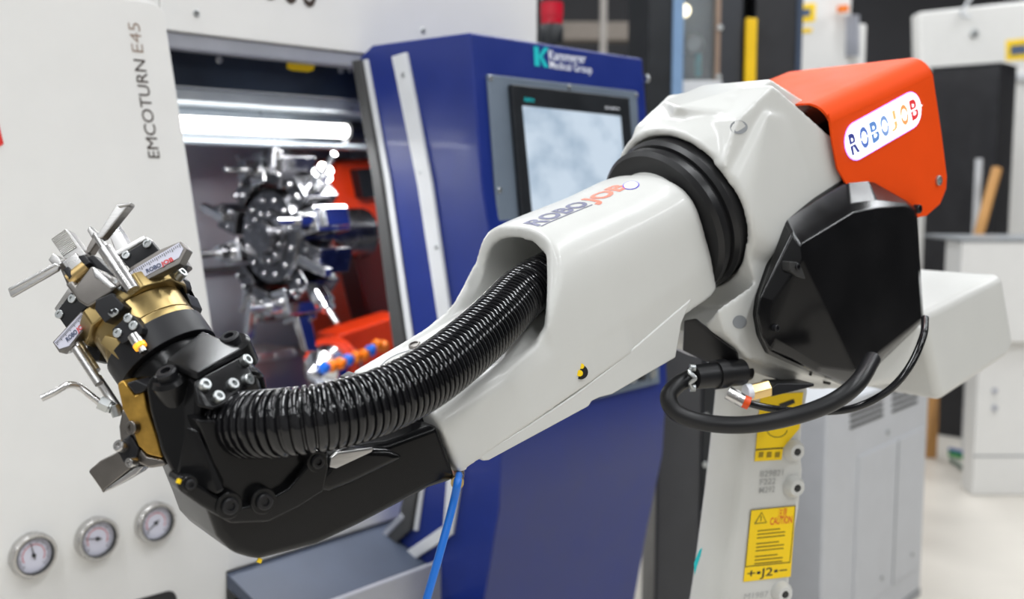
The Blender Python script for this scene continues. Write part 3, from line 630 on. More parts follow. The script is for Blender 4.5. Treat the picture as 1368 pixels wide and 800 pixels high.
# hose
hp = [rw(150, 8, 25), rw(190, 14, 24)]+pd(((704, 386, 1.33), (668, 424, 1.25), (625, 463, 1.18), (575, 502, 1.115), (520, 532, 1.065), (460, 552, 1.03), (400, 563, 1.012), (350, 567, 1.022), (308, 567, 1.05), (272, 565, 1.09)))
hp = resample(spline(hp, 12), .006)
for _ in range(25): hp = [hp[0]]+[(hp[i-1]+2*hp[i]+hp[i+1])/4 for i in range(1, len(hp)-1)]+[hp[-1]]
hp; pitch = .0079; hpr = resample(hp, pitch/8)
prof = (.0300, .0333, .0338, .0340, .0340, .0338, .0333, .0300)
MB().tube(hpr, lambda i: prof[i % 8], 30).build('ribbed_hose', M['hose'], robot, ang=45)
# air line under the forearm
bh = spline([RF.at(613, 628, 1, 40), P(612, 640, 1.19), P(606, 670, 1.185), P(590, 730, 1.17), P(570, 800, 1.16), P(540, 900, 1.15), P(535, 1100, 1.2), P(600, 1400, 1.35)], 8)
bh[0:0] = []
MB().tube(bh, .0047, 12).build('air_line', mat('blue_tube', (0.015, 0.16, 0.62), 0.35, var=0.05), robot)
MB().cyl(RF.at(612, 622, 1, 40), P(611, 645, 1.188), .0075, n=16).build('air_fitting', M['brassf'], robot)
# cables below the elbow
cb = spline(pd(((1000, 497, 1.50), (960, 500, 1.47), (926, 504, 1.44), (905, 514, 1.42), (893, 531, 1.41), (905, 552, 1.405), (945, 565, 1.40), (1000, 567, 1.39), (1060, 556, 1.38), (1110, 538, 1.38), (1145, 512, 1.39), (1165, 480, 1.45))), 10)
MB().tube(cb, .0118, 16).build('power_cable', M['rubber'], robot)
MB().cyl(P(990, 497, 1.47), P(926, 504, 1.43), .019, .0165, n=28).cyl(P(968, 499, 1.455), P(955, 500.5, 1.448), .0205, n=28).build('connector', M['rubber'], robot)
for py in (491, 518): bolt('bolt', P(925, py, 1.415), -RT, .005, .004, robot)
MB().tube(spline(pd(((925, 491, 1.412), (921, 497, 1.408), (929, 505, 1.405), (922, 512, 1.408), (925, 519, 1.412))), 5), .0028, 8).build('cable_clamp', M['zinc'], robot)
c2 = spline(pd(((985, 532, 1.45), (1002, 539, 1.445), (1040, 547, 1.44), (1090, 550, 1.43), (1140, 545, 1.42), (1185, 523, 1.41), (1215, 490, 1.41), (1233, 450, 1.43), (1236, 425, 1.47))), 8)
MB().tube(c2, .0052, 12).build('signal_cable', M['hose'], robot)
MB().cyl(P(972, 524, 1.45), P(996, 537, 1.445), .0095, n=18).cyl(P(980, 528, 1.45), P(987, 532, 1.447), .0108, n=6).build('cable_gland', M['steel'], robot)
MB().cyl(P(993, 535.5, 1.444), P(1001, 539, 1.443), .0092, n=18).build('orange_ring', mat('orange_red_ring', srgb(225, 80, 25), 0.4), robot)
MB().cyl(P(1000, 525, 1.47), P(1027, 518, 1.475), .0125, n=6).build('brass_fitting', M['brassf'], robot, bevel=1)
MB().cyl(P(996, 524, 1.46), P(1003, 523, 1.462), .0118, n=12).build('sealing_ring', M['whiteprint'], robot)
MB().prism(pd(((1028, 520, 1.47), (1038, 512, 1.47), (1088, 512, 1.47), (1088, 516, 1.47), (1030, 530, 1.47))), FW*.08).build('cable_bracket', M['anod'], robot, bevel=1.5)
MB().hull(pd(((914, 428, 1.46), (930, 425, 1.45), (952, 448, 1.45), (985, 470, 1.45), (990, 492, 1.47), (940, 482, 1.5), (912, 468, 1.5), (930, 430, 1.6), (990, 480, 1.6), (915, 465, 1.6)))).build('cable_boot', M['rubber'], robot, bevel=6)
# lower arm
ln_ = nz((.30, -.95, 0)); lh = np.cross((0, 0, 1), ln_); lh = lh if lh[0] > 0 else -lh
LF = Fr(P(1020, 650, 1.62), lh, ln_, (0, 0, 1))
arm_px = ((1000, 470), (990, 524), (984, 581), (974, 668), (957, 796), (935, 930), (910, 1050), (1040, 1050), (1052, 930), (1058, 795), (1062, 734), (1072, 680), (1077, 630), (1074, 596), (1078, 560), (1084, 524), (1080, 470))
ap = [LF.at(x, y, 1, 0) for x, y in arm_px]; ctr = sum(ap)/len(ap)
armb = MB().loft([[q_-ln_*.085 for q_ in ap], [q_-ln_*.03 for q_ in ap], [q_+(lh*.012 if i < 7 else -lh*.004) for i, q_ in enumerate(ap)]])
larm = armb.build('lower_arm', M['robot'], robot, bevel=10, seg=3)
LV = 1.2
def st(name, px, m, t_=.0006, v_=LV, parent=None): return MB().prism([LF.at(x, y, 1, v_) for x, y in px], ln_*t_).build(name, m, parent or larm)
st('warning_label', ((1016, 527), (1073, 524), (1068, 572), (1046, 598), (1044, 614), (1008, 616)), M['yellow'])
st('label_rule', ((1009.5, 600), (1046, 597.5), (1046, 599), (1009.5, 601.5)), M['blackprint'], v_=2)
for k in range(3):
    x = 1013+k*11; st('pictogram', ((x, 611), (x+1, 604), (x+7, 603.5), (x+6, 610.5)), mat('label_olive', srgb(150, 125, 20), 0.5), v_=2)
MB().tube([LF.at(1038+14*math.cos(a), 572+12*math.sin(a), 1, 2) for a in np.linspace(.2, 3.6, 14)], .0006, 6).build('pictogram', M['blackprint'], larm)
st('pictogram', ((1040, 540), (1060, 533), (1062, 538), (1044, 546)), M['blackprint'], v_=2)
for a_, b_ in ((605, 595), (648, 595)): pass
st('caution_label', ((1003, 681), (1063, 675), (1056, 770), (993, 777)), M['yellow'])
lp_ = lambda a, b: LF.at(1003+60*a-9.5*b, 681-6*a+95.5*b, 1, 2)
def lq(name, a0, b0, a1, b1, m, t_=.0003): return MB().prism([lp_(a0, b0), lp_(a1, b0), lp_(a1, b1), lp_(a0, b1)], ln_*t_).build(name, m, larm)
for a0, b0, a1, b1 in ((.0, .79, 1, .80), (0, 0, 1, .008), (0, 0, .012, .8), (.988, 0, 1, .8)): lq('label_rule', a0, b0, a1, b1, M['blackprint'])
planetext('lettering', 'CAUTION', M['redprint'], larm, lp_(.46, .24), lp_(.95, .24), lp_(.46, .14), bold=.02)
planetext('lettering', '注意', M['redprint'], larm, lp_(.62, .13), lp_(.82, .13), lp_(.62, .04))
tb_ = lambda a, b: lp_(.12+.26*a, .05+.15*b)
MB().tube([tb_(0, 1), tb_(.5, 0), tb_(1, 1), tb_(0, 1)], .0007, 6).build('warning_triangle', M['blackprint'], larm); MB().tube([tb_(.5, .35), tb_(.5, .8)], .0006, 6).build('warning_triangle', M['blackprint'], larm)
for k in range(9):
    b_ = .30+.05*k+(.03*(k//3)); lq('text_line', .2, b_, .2+(.62 if k % 3 else .5), b_+.014, mat('label_text_brown', srgb(120, 100, 20), 0.5))
planetext('lettering', '+•J2•−', M['blackprint'], larm, lp_(.05, .955), lp_(.95, .955), lp_(.05, .84), bold=.015)
for k, tx in enumerate(('829821', 'F222', 'M292')):
    y = 637+k*11; planetext('embossed_number', tx, mat('embossed_grey', srgb(168, 169, 167), 0.4), larm, LF.at(1015-k*.8, y, 1, LV), LF.at((1046, 1036, 1035)[k], y-2, 1, LV), LF.at(1016-k*.8, y-8, 1, LV), bold=.005)
planetext('embossed_number', 'M1987', mat('embossed_grey', srgb(168, 169, 167), 0.4), larm, LF.at(993, 801, 1, LV), LF.at(1026, 797, 1, LV), LF.at(994, 793, 1, LV))
for px in ((1059, 601), (1059, 649), (1043, 790)):
    c_ = LF.at(*px, 1, 0); b_ = MB().rev(c_, ln_, ((-.02, .018), (.006, .017), (.012, .013), (.014, .012), (.014, .006), (.006, .006)), 24).build('screw_boss', M['robot'], larm)
    MB().cyl(c_+ln_*.005, c_+ln_*.0145, .0045, n=12).build('screw_hole', M['slot'], b_)
st('logo_mark', ((927, 752), (934, 735), (938, 731), (936, 742), (931, 756), (928, 768)), M['teal'], v_=4)
# base of the robot (continues below the frame)
bz0 = LF.at(960, 1050, 1, -70)
MB().rev((bz0[0]+.02, bz0[1]+.02, 0), (0, 0, 1), ((0, .26), (.03, .26), (.03, .2), (.22, .18), (.25, .2), (.42, .19), (.46, .15)), 40).build('robot_base', M['robot'], robot)
MB().hull([np.array((bz0[0]+a*.11+.02, bz0[1]+b*.12+.02, z)) for a in (-1, 1) for b in (-1, 1) for z in (.4,)]+[np.array((bz0[0]+a*.08, bz0[1]+b*.1, bz0[2]+.16)) for a in (-1, 1) for b in (-1, 1)]).build('shoulder', M['robot'], robot, bevel=20)

# ------------------------------------------------------------------ the gripper
gg = nz(-.60*RT+.75*UP+.24*FW); gs = .78*RT+.62*UP; gs = nz(gs-gg*(gs@gg)); gt = np.cross(gs, gg); gt = gt if gt@FW < 0 else -gt
GF = Fr(P(211, 462, 1.13), gs, gg, gt)
grip = thing('robot_gripper', 'gold and steel two-jaw gripper with white scale plates bolted to black robot wrist', 'gripper', GF.o)
gw = GF.w
def gsl(v, px, th, name, m, parent=None, bevel=1.2, seg=2): return slab(GF, 2, v, px, th).build(name, m, parent or grip, bevel=bevel, seg=seg)
def gcyl(g0, g1, r0, name, m, r1=None, s=0, t=0, n=48, parent=None): return MB().cyl(gw(s, g0, t), gw(s, g1, t), r0/1000, (r1 or r0)/1000, n).build(name, m, parent or grip, bevel=1)
MB().cyl(gw(0, -62, 0), gw(0, -24.5, 0), .046, n=48).build('wrist_adapter', M['black'], robot, bevel=1)
gcyl(-24, 5, 56, 'flange', M['anod'])
gb = gcyl(5, 14, 52.5, 'gripper_body', M['brass']); gcyl(14.4, 40, 52, 'body_ring', M['brass'], parent=gb)
oc = [(60, -12), (60, 22), (38, 50), (-28, 53), (-55, 26), (-57, -20), (-36, -52), (40, -54)]
tp = MB().prism([gw(a, 40, b) for a, b in oc], gg*.020).build('jaw_plate', M['brass'], grip, bevel=2)
MB().box(GF, -16, 4, 60, 70, 18, 48).build('plate_step', M['brass'], tp, bevel=2)
MB().box(GF, 10, 26, 56, 61, 30, 54).build('plate_groove', M['darksteel'], tp, bevel=1)
bolt('bolt', gw(22, 50, 53), gt, .004, .002, tp, M['anod']); bolt('bolt', gw(20, 58, 50), gt, .007, .003, tp, M['zinc'])
MB().box(GF, -72, 72, 60, 84, -34, -2).build('slide_base', M['darksteel'], grip, bevel=3)
# sensor blocks on the near side
sb = gsl(66, ((128, 400), (150, 391), (156, 398), (166, 408), (163, 413), (140, 431), (126, 413)), 28, 'sensor_block', M['anod'])
cc_ = gsl(67.5, ((143, 419), (146, 414), (154, 411), (158, 414), (157, 419), (149, 424)), 3, 'cable_clip', M['zinc'], sb)
for px in ((148, 417), (153.5, 415)): bolt('bolt', GF.at(*px, 2, 68), gt, .002, .0015, sb, M['anod'])
s2 = gsl(64, ((149, 440), (172, 419), (178, 421), (191, 438), (189, 446), (163, 459), (157, 454)), 26, 'sensor_bracket', M['anod'])
for px in ((158, 445), (172, 425), (179, 435)): bolt('bolt', GF.at(*px, 2, 64), gt, .0048, .003, s2, M['zinc'])
ss = MB().cyl(GF.at(178, 448, 2, 62), GF.at(187, 462, 2, 62), .0062, n=18).build('sensor', M['steel'], grip)
MB().cyl(GF.at(185.5, 459.5, 2, 62), GF.at(188.5, 464, 2, 62), .0066, n=18).build('sensor_led', mat('amber_led', (1, .38, .02), 0.3, emit=1.2, ecol=(1, .42, .03)), ss)
MB().cyl(GF.at(188, 463, 2, 62), GF.at(192, 470, 2, 62), .004, n=14).build('sensor_tip', M['steel'], ss)
gsl(50, ((160, 452), (172, 470), (160, 482), (133, 458), (140, 447)), 20, 'body_flat', M['brass'], gb)
# side clamps of the plate
for px, v_ in ((((232, 362), (240, 370), (243, 380), (236, 388), (250, 392), (257, 408), (252, 420), (240, 400)), -10), (((113, 440), (121, 450), (135, 468), (133, 482), (122, 482), (116, 466)), 10)): gsl(v_, px, 26, 'side_clamp', M['anod'])
MB().cyl(gw(-62, 10, 26), gw(-62, 62, 26), .006, n=16).build('guide_pin', M['steel'], grip)
for p0, p1 in ((( -60, -10, 40), (-60, 38, 40)), ((-66, -40, 20), (-66, 6, 20))): MB().cyl(gw(*p0), gw(*p1), .005, n=14).build('guide_pin', M['brushed'], grip)
bolt('bolt', gw(-70, 52, 24), nz(-gs+gt), .007, .005, grip); bolt('bolt', gw(66, 55, 14), nz(gs+gt*.3), .006, .006, grip); bolt('bolt', gw(66, 44, 10), nz(gs+gt*.3), .006, .006, grip)
# scale plates
def scale_plate(px, quad, tx, v):
    p_ = gsl(v, px, 14, 'scale_plate', M['darksteel'], bevel=.8)
    gsl(v+.8, quad, .5, 'scale_face', M['dial'], p_, bevel=0)
    bl, br, tl, k0, k1 = tx
    c0_, c1_, c2_ = (GF.at(*q_, 2, v+1.4) for q_ in (bl, br, tl)); md_ = c0_+(c1_-c0_)*.55
    planetext('lettering', 'ROBO', M['navyprint'], p_, c0_, md_, c2_, bold=.045); planetext('lettering', 'JOB', M['redprint'], p_, c0_+(c1_-c0_)*.58, c1_, c2_+(c1_-c0_)*.58, bold=.045)
    a, b = GF.at(*k0, 2, v+1.2), GF.at(*k1, 2, v+1.2); e = nz(np.cross(gt, b-a)); tick = MB()
    for k in range(25):
        q_ = a+(b-a)*k/24; l = .0045 if k % 4 == 0 else .0028; w_ = nz(b-a)*.0003
        tick.prism([q_-w_, q_+w_, q_+w_-e*l, q_-w_-e*l], gt*.0002)
    tick.build('scale_marks', M['blackprint'], p_)
scale_plate(((168, 370), (174, 357), (212, 334), (241, 322), (250, 333), (240, 352), (196, 374), (180, 378)), ((173, 364), (180, 359), (239, 324), (245, 332), (239, 344), (190, 371), (178, 372)), ((196, 365), (232, 348), (194, 360), (178, 361), (239, 326)), 42)
scale_plate(((70, 457), (108, 416), (116, 420), (119, 432), (100, 455), (96, 464), (79, 471)), ((72, 457), (108, 418), (115, 423), (116, 431), (92, 462), (79, 466)), ((90, 457), (115, 434), (87, 452), (74, 457), (108, 420)), 36)
gsl(2, ((238, 352), (241, 350), (236, 366), (224, 364)), 20, 'jaw_shoe', M['anod'])
# black clamp plates with two screws and their steel brackets
for poly, scr, brk in ((((159, 343), (199, 319), (213, 336), (174, 360)), ((169, 341), (197, 326)), ((153, 336), (192, 314), (197, 319), (158, 342))),
                       (((74, 418), (95, 390), (118, 408), (88, 438)), ((80, 420), (97, 399)), ((72, 412), (92, 383), (98, 391), (76, 418)))):
    k_ = gsl(10, poly, 10, 'clamp_plate', M['anod'])
    for px in scr: bolt('bolt', GF.at(*px, 2, 10), gt, .0048, .0025, k_, M['zinc'])
    gsl(4, brk, 16, 'clamp_bracket', M['steel'])
gsl(-4, ((140, 300), (152, 296), (178, 340), (160, 352)), 16, 'bracket_leg', M['steel'])
# right finger: stepped rod and blade
MB().cyl(GF.at(128, 313, 2, 56), GF.at(142, 335, 2, 56), .0042, n=18).cyl(GF.at(140, 332, 2, 56), GF.at(178, 388, 2, 56), .0075, n=24).build('finger_rod', M['steel'], grip, bevel=.5)
gsl(60, ((127, 318), (156, 272), (159, 276), (174, 271), (137, 317), (130, 320)), 12, 'finger_blade', M['brushed'])
gsl(62, ((156, 272), (175, 270), (173, 274), (158, 277)), 10, 'blade_tip', M['steel'])
gsl(14, ((116, 330), (126, 312), (130, 322), (120, 338), (113, 338)), 12, 'finger_knuckle', M['darksteel'])
gsl(12, ((116, 308), (119, 301), (127, 310), (122, 318)), 10, 'finger_stub', M['brushed'])
# left finger: blade, ribbed pad, saddle
gsl(40, ((10, 386), (12, 383), (73, 351), (79, 354), (77, 361), (14, 397)), 5, 'finger_blade', M['brushed'])
gsl(41, ((11, 385), (72, 351), (78, 354), (14, 389)), 2, 'blade_top', M['steel'])
gsl(34, ((64, 347), (70, 338), (78, 343), (82, 352), (74, 358)), 14, 'finger_stub', M['brushed'])
rp = gsl(20, ((68, 320), (87, 305), (92, 308), (116, 340), (98, 346), (86, 346)), 14, 'ribbed_pad', M['brushed'])
for k in range(13):
    t_ = k/13; a = np.array((69, 319.5))*(1-t_)+np.array((85, 343))*t_; b = np.array((87, 306.5))*(1-t_)+np.array((104, 331))*t_
    MB().cyl(GF.at(*a, 2, 20.5), GF.at(*b, 2, 20.5), .0007, n=6).build('pad_rib', M['steel'], rp)
gsl(34, ((82, 350), (101, 337), (112, 350), (94, 366)), 26, 'saddle_block', M['steel'])
gsl(38, ((84, 360), (90, 355), (97, 368), (92, 374)), 20, 'saddle_clip', M['anod']); gsl(38, ((103, 342), (112, 340), (120, 351), (113, 356)), 20, 'saddle_clip', M['anod'])
MB().cyl(GF.at(94, 374, 2, 30), GF.at(118, 355, 2, 30), .008, n=20).build('brass_pin', M['brassf'], grip)
gsl(30, ((112, 345), (124, 340), (150, 365), (150, 380), (128, 368)), 26, 'jaw_insert', M['anod'])
jb = gsl(60, ((86, 379), (95, 374), (101, 381), (121, 355), (128, 358), (155, 383), (148, 391), (117, 410), (104, 402)), 56, 'jaw_block', M['darksteel'], bevel=2.5)
gsl(62, ((122, 356), (128, 358), (155, 383), (147, 386), (126, 371)), 3, 'jaw_block_top', M['steel'])
gsl(20, ((76, 350), (84, 346), (100, 378), (90, 382)), 14, 'jaw_rail', M['darksteel'])
MB().cyl(GF.at(143, 362, 2, 10), GF.at(163, 384, 2, 10), .003, n=12).build('guide_pin', M['steel'], grip)
# gold bracket and second jaw below
gold = MB().prism(pd([(x, y, 1.05) for x, y in ((156, 513), (164, 507), (169, 514), (180, 528), (192, 522), (196, 545), (208, 580), (217, 612), (196, 607), (184, 595), (176, 570), (163, 545))]), FW*.10).build('gold_bracket', M['gold'], grip, bevel=2)
MB().prism(pd([(x, y, 1.045) for x, y in ((168, 512), (182, 507), (200, 516), (190, 524), (180, 527))]), FW*.08).build('bracket_key', M['anod'], grip, bevel=2)
bolt('bolt', P(177, 571, 1.048), nz(-FW-RT*.5), .007, .003, gold, M['darksteel'])
MB().prism(pd([(x, y, 1.055) for x, y in ((163, 545), (178, 560), (186, 596), (197, 609), (220, 613), (222, 622), (198, 626), (182, 618), (160, 590), (158, 570))]), FW*.09).build('lower_body', M['darksteel'], grip, bevel=3)
lj = MB().prism(pd([(x, y, 1.06) for x, y in ((118, 631), (120, 627), (134, 615), (157, 603), (176, 625), (140, 654), (137, 659), (134, 653), (122, 636))]), FW*.035).build('lower_jaw', M['darksteel'], grip, bevel=1.5)
MB().prism(pd([(x, y, 1.06) for x, y in ((137, 659), (141, 653), (184, 622), (192, 623), (182, 634), (160, 647))]), FW*.03).build('jaw_edge', M['steel'], lj, bevel=1)
MB().prism(pd([(x, y, 1.05) for x, y in ((154, 597), (164, 588), (174, 580), (186, 600), (180, 618), (174, 627), (163, 616))]), FW*.05).build('jaw_clamp', M['anod'], grip, bevel=2)
bolt('bolt', P(162, 596, 1.046), nz(-FW-RT*.3+UP*.3), .006, .006, lj, M['steel']); bolt('bolt', P(177, 617, 1.046), nz(-FW-RT*.3), .005, .006, lj, M['steel'])
# air nozzle
nzp = spline(pd(((55, 532, 1.07), (72, 524, 1.075), (88, 515, 1.08), (98, 514, 1.085), (108, 518, 1.09), (122, 529, 1.092), (138, 541, 1.095))), 6)
MB().tube(nzp, .0036, 14).build('air_nozzle', M['steel'], grip)
MB().cyl(P(133, 537, 1.093), P(146, 543, 1.095), .0078, n=6).cyl(P(146, 543, 1.095), P(150, 545, 1.095), .0062, n=16).cyl(P(149, 545, 1.095), P(163, 549, 1.10), .0055, n=16).cyl(P(153, 541, 1.095), P(158, 556, 1.095), .006, n=16).build('nozzle_fitting', M['zinc'], grip, bevel=.4)

# ------------------------------------------------------------------ background things
def bg(name, label, cat, loc, group=None): return thing(name, label, cat, loc, group)
# signal tower behind the cabinet
tw = MF.at(737, 55, 1, -260); t = bg('signal_lamp', 'red signal lamp on a dark post behind the blue cabinet', 'signal lamp', (tw[0], tw[1], 0))
Z = np.array((0, 0, 1.))
MB().rev(tw, Z, ((-.01, .036), (.045, .037), (.05, .034), (.05, 0)), 32).build('lamp_base', M['frameblk'], t)
MB().rev(tw+Z*.051, Z, ((0, .034), (.022, .034), (.024, .036), (.064, .036), (.066, .034)), 32).build('red_lens', M['redlens'], t)
MB().rev(tw+Z*.118, Z, ((0, .035), (.08, .035), (.084, .03), (.084, 0)), 32).build('lamp_cap', M['frameblk'], t)
MB().cyl((tw[0], tw[1], 0), tw, .018, n=16).build('post', M['frameblk'], t)
# robot controller
k0 = WF.at(1229, 796, 2, 0); k0 = WF.at(1229, 796, 2, 60)
t = bg('robot_controller', 'light grey robot controller cabinet with vent slots, standing on casters', 'cabinet', (k0[0], k0[1], 0))
KF = Fr((k0[0], k0[1], 0), UU, NN, (0, 0, 1))
ul = KF.inv(1100, 700, 1, 0)[0]; kh = KF.inv(1228, 500, 1, 0)[2]
cbx = MB().box(KF, ul, 0, -520, 0, 90, kh).build('body', M['lightgrey'], t, bevel=8)
MB().box(KF, ul*.72, -30, -2, 5, 180, kh*.78).build('door_panel', M['lightgrey'], t, bevel=4)
MB().box(KF, ul*.34, ul*.34+6, 4.5, 7, 185, kh*.775).build('panel_seam', M['plug'], t)
for (xa, ya, xb) in ((1136, 574, 1180), (1192, 552, 1226)):
    for k in range(4):
        a0 = KF.inv(xa, ya-8*k, 1, 2); b0 = KF.inv(xb, ya-14-8*k, 1, 2); MB().box(KF, a0[0], b0[0], -2, 1.5, a0[2], a0[2]+10).build('vent_slot', M['slot'], t)
for px in ((1187, 577), (1178, 772), (1219, 740)): bolt('bolt', KF.at(*px, 1, 5), NN, .008, .004, t)
MB().box(KF, ul-2, 2, -522, 2, 60, 92).build('plinth', M['plug'], t, bevel=3)
for a, b in ((-40, -50), (ul+50, -50), (-40, -470), (ul+50, -470)):
    w_ = MB().cyl(KF.w(a, b-14, 32), KF.w(a, b+14, 32), .032, n=20).build('caster', M['rubber'], t); MB().box(KF, a-20, a+20, b-20, b+20, 56, 62).build('caster_plate', M['darksteel'], w_)
# dark machine with window
def wsl(y, px, depth, name, m, parent, bevel=0): return slab(WF, 1, y, px, -depth).build(name, m, parent, bevel=bevel)
def fl(px, y): return WF.at(px, 300, 1, y)[0]*1000
DY = 4300
t = bg('dark_machine', 'black machine cabinet with tall window and yellow bar, behind the robot', 'machine', (WF.at(960, 300, 1, DY)[0], DY/1000, 0))
MB().box(WF, fl(868, DY), fl(1058, DY), DY+150, DY+900, 0, 2750).build('body', M['frameblk'], t)
MB().box(WF, fl(862, DY), fl(897, DY), DY, DY+150, 0, 2750).build('corner_post', M['frameblk'], t, bevel=4)
MB().box(WF, fl(894, DY), fl(908, DY), DY-20, DY+60, 1500, 2750).build('door_post', M['bluegrey'], t, bevel=3)
MB().box(WF, fl(908, DY), fl(955, DY), DY+140, DY+149, 1960, 2750).build('inner_panel', mat('inner_panel_grey', srgb(92, 98, 105), 0.35, 0.4, var=0.35, scale=5), t)
MB().box(WF, fl(908, DY), fl(955, DY), DY+30, DY+36, 1960, 2750).build('window_pane', M['glass'], t)
MB().box(WF, fl(908, DY), fl(960, DY), DY-10, DY+100, 1880, 1962).build('window_sill', M['strip'], t, bevel=3)
MB().box(WF, fl(951, DY), fl(957, DY), DY, DY+60, 1900, 2750).build('tan_strip', mat('tan_metal', srgb(150, 128, 112), 0.4, 0.3), t)
MB().box(WF, fl(957, DY), fl(986, DY), DY, DY+120, 0, 2750).build('hinge_post', mat('hinge_grey', (0.03, 0.033, 0.04), 0.4), t, bevel=4)
for px in ((962, 37), (960, 103)): bolt('bolt', WF.at(*px, 1, DY), (0, -1, 0), .012, .008, t)
MB().box(WF, fl(988, DY), fl(1002, DY), DY-40, DY-10, WF.at(990, 106, 1, DY)[2]*1000-350, WF.at(990, 26, 1, DY)[2]*1000).build('yellow_bar', mat('yellow_paint', srgb(235, 190, 10), 0.4, var=0.04), t, bevel=3)
MB().box(WF, fl(1002, DY), fl(1058, DY), DY-10, DY+150, 0, 2750).build('front_door', M['black_cab'], t, bevel=4)
MB().box(WF, fl(1055, DY), fl(1063, DY), DY-20, DY+900, 0, 2750).build('edge_post', mat('slate_post', srgb(55, 68, 88), 0.4), t, bevel=3)
MB().box(WF, fl(930, DY), fl(938, DY), DY+90, DY+110, 1990, 2080).build('inner_tool', M['teal'], t)
MB().rev(WF.at(925, 60, 1, DY+120), (0, -1, 0), ((0, .05), (.02, .045), (.04, .03), (.04, 0)), 20).build('inner_disc', M['brushed'], t)
lm = MB().rev(WF.at(913, 15, 1, DY+90), (0, -1, 0), ((0, .026), (.02, .026), (.03, .018), (.03, 0)), 20).build('lamp_reflection', mat('warm_reflection', (1, .85, .6), 0.3, emit=6, ecol=(1, .82, .55)), t)  # glowing disc added as a ceiling lamp's reflection in the window
# dark grey locker between cabinet and robot arm
LY = 2900
t = bg('grey_locker', 'dark grey steel post cabinet beside the blue lathe cabinet', 'cabinet', (WF.at(915, 600, 1, LY)[0], LY/1000, 0))
MB().box(WF, fl(882, LY), fl(945, LY), LY, LY+300, 0, 1180).build('body', mat('locker_grey', (0.055, 0.056, 0.06), 0.45), t, bevel=10)
MB().box(WF, fl(943, LY), fl(965, LY), LY-5, LY+250, 0, 1180).build('slotted_post', M['frameblk'], t, bevel=3)
for k in range(7): bolt('bolt', np.array((fl(948, LY)/1000, LY/1000-.005, .2+.14*k)), (0, -1, 0), .008, .004, t)
# white machine with yellow labels
WY = 5600
t = bg('white_control_box', 'white machine box with yellow labels above the orange sign cover', 'machine', (WF.at(1106, 100, 1, WY)[0], WY/1000, 0))
MB().box(WF, fl(1056, WY), fl(1128, WY), WY, WY+500, 0, 2700).build('body', M['white'], t, bevel=12)
MB().box(WF, fl(1128, WY), fl(1152, WY), WY+40, WY+400, 0, WF.at(1140, 30, 1, WY)[2]*1000).build('side_unit', M['white'], t, bevel=12)
wsl(WY-3, ((1066, 6), (1090, 4), (1089, 28), (1066, 31)), 3, 'yellow_label', M['yellow'], t); wsl(WY-5, ((1067, 13), (1083, 11), (1083, 21), (1067, 23)), 2, 'label_print', mat('label_slate', srgb(80, 95, 120), 0.5), t)
wsl(WY-3, ((1066, 38), (1085, 37), (1085, 43), (1066, 45)), 3, 'yellow_label', M['yellow'], t)
MB().cyl(WF.at(1126, 8, 1, WY-60), WF.at(1126, 16, 1, WY-60), .03, n=16).build('orange_lamp', M['orange'], t)
for k in range(3): MB().cyl(WF.at(1133+6*k, 20, 1, WY-10), WF.at(1133+6*k, 75, 1, WY-10), .012, n=10).build('pipe', M['rail'], t)
# large white machine, upper right
HY = 7600
t = bg('white_machining_center', 'large white machine enclosure behind the black cabinet', 'machine', (WF.at(1300, 300, 1, HY)[0], HY/1000, 0))
wsl(HY, ((1228, 16), (1420, -4), (1420, 600), (1240, 600)), 160, 'body', M['white'], t, 20)
MB().box(WF, fl(1225, HY), fl(1420, HY), HY+20, HY+140, 0, 500).build('base', M['white'], t)
bolt('bolt', WF.at(1301, 45, 1, HY), (0, -1, 0), .03, .02, t)
wsl(HY-4, ((1344, 54), (1372, 51), (1372, 79), (1344, 81)), 4, 'yellow_label', M['yellow'], t); wsl(HY-7, ((1350, 61), (1372, 59), (1372, 72), (1350, 74)), 3, 'label_print', mat('label_slate', srgb(80, 95, 120), 0.5), t)
MB().tube(spline([WF.at(x, y, 1, HY-40) for x, y in ((1296, 22), (1285, 20), (1290, 8), (1300, -6))], 5), .012, 8).build('hook', M['strip'], t)
# tall black cabinet
b0 = WF.at(1312, 590, 2, 0); BF = Fr((b0[0], b0[1], 0), UU, NN, (0, 0, 1))
t = bg('black_cabinet', 'tall matt black cabinet next to the white machine', 'cabinet', b0)
bl_ = BF.inv(1225, 500, 0, 0)[1]; br_ = BF.inv(1343, 400, 1, 0)[0]; bt = BF.inv(1312, 88, 0, 0)[2]
bk_ = MB().box(BF, 0, br_, bl_, 0, 0, bt).build('body', M['black_cab'], t, bevel=10)
MB().box(BF, -4, 0, bl_+15, -15, 60, bt-60).build('door', M['black_cab'], t, bevel=3)
MB().box(BF, -3, br_+3, bl_-3, 3, bt, bt+14).build('top_rim', M['frameblk'], t, bevel=3)
# white cabinet, lower right
cy = WF.at(1330, 662, 2, 0)[1]*1000
t = bg('white_cabinet', 'white machine cabinet with overhanging top standing on pale floor', 'cabinet', (WF.at(1345, 600, 1, cy)[0], cy/1000, 0))
zz = lambda y: WF.at(1345, y, 1, cy)[2]*1000
MB().box(WF, fl(1316, cy), fl(1430, cy), cy, cy+130, 0, zz(455)).build('base', M['white'], t, bevel=8)
MB().box(WF, fl(1279, cy), fl(1430, cy), cy-60, cy+130, zz(455), zz(322)).build('upper_box', M['white'], t, bevel=8)
MB().box(WF, fl(1277, cy), fl(1430, cy), cy-65, cy+400, zz(322), zz(318)).build('lid', M['plug'], t, bevel=2)
MB().box(WF, fl(1316, cy)-1, fl(1430, cy), cy-2, cy, zz(610), zz(608)).build('seam', M['plug'], t)
for y_ in (522, 545): MB().cyl(WF.at(1329, y_, 1, cy), WF.at(1329, y_, 1, cy-12), .014, n=12).build('lock', M['rail'], t)
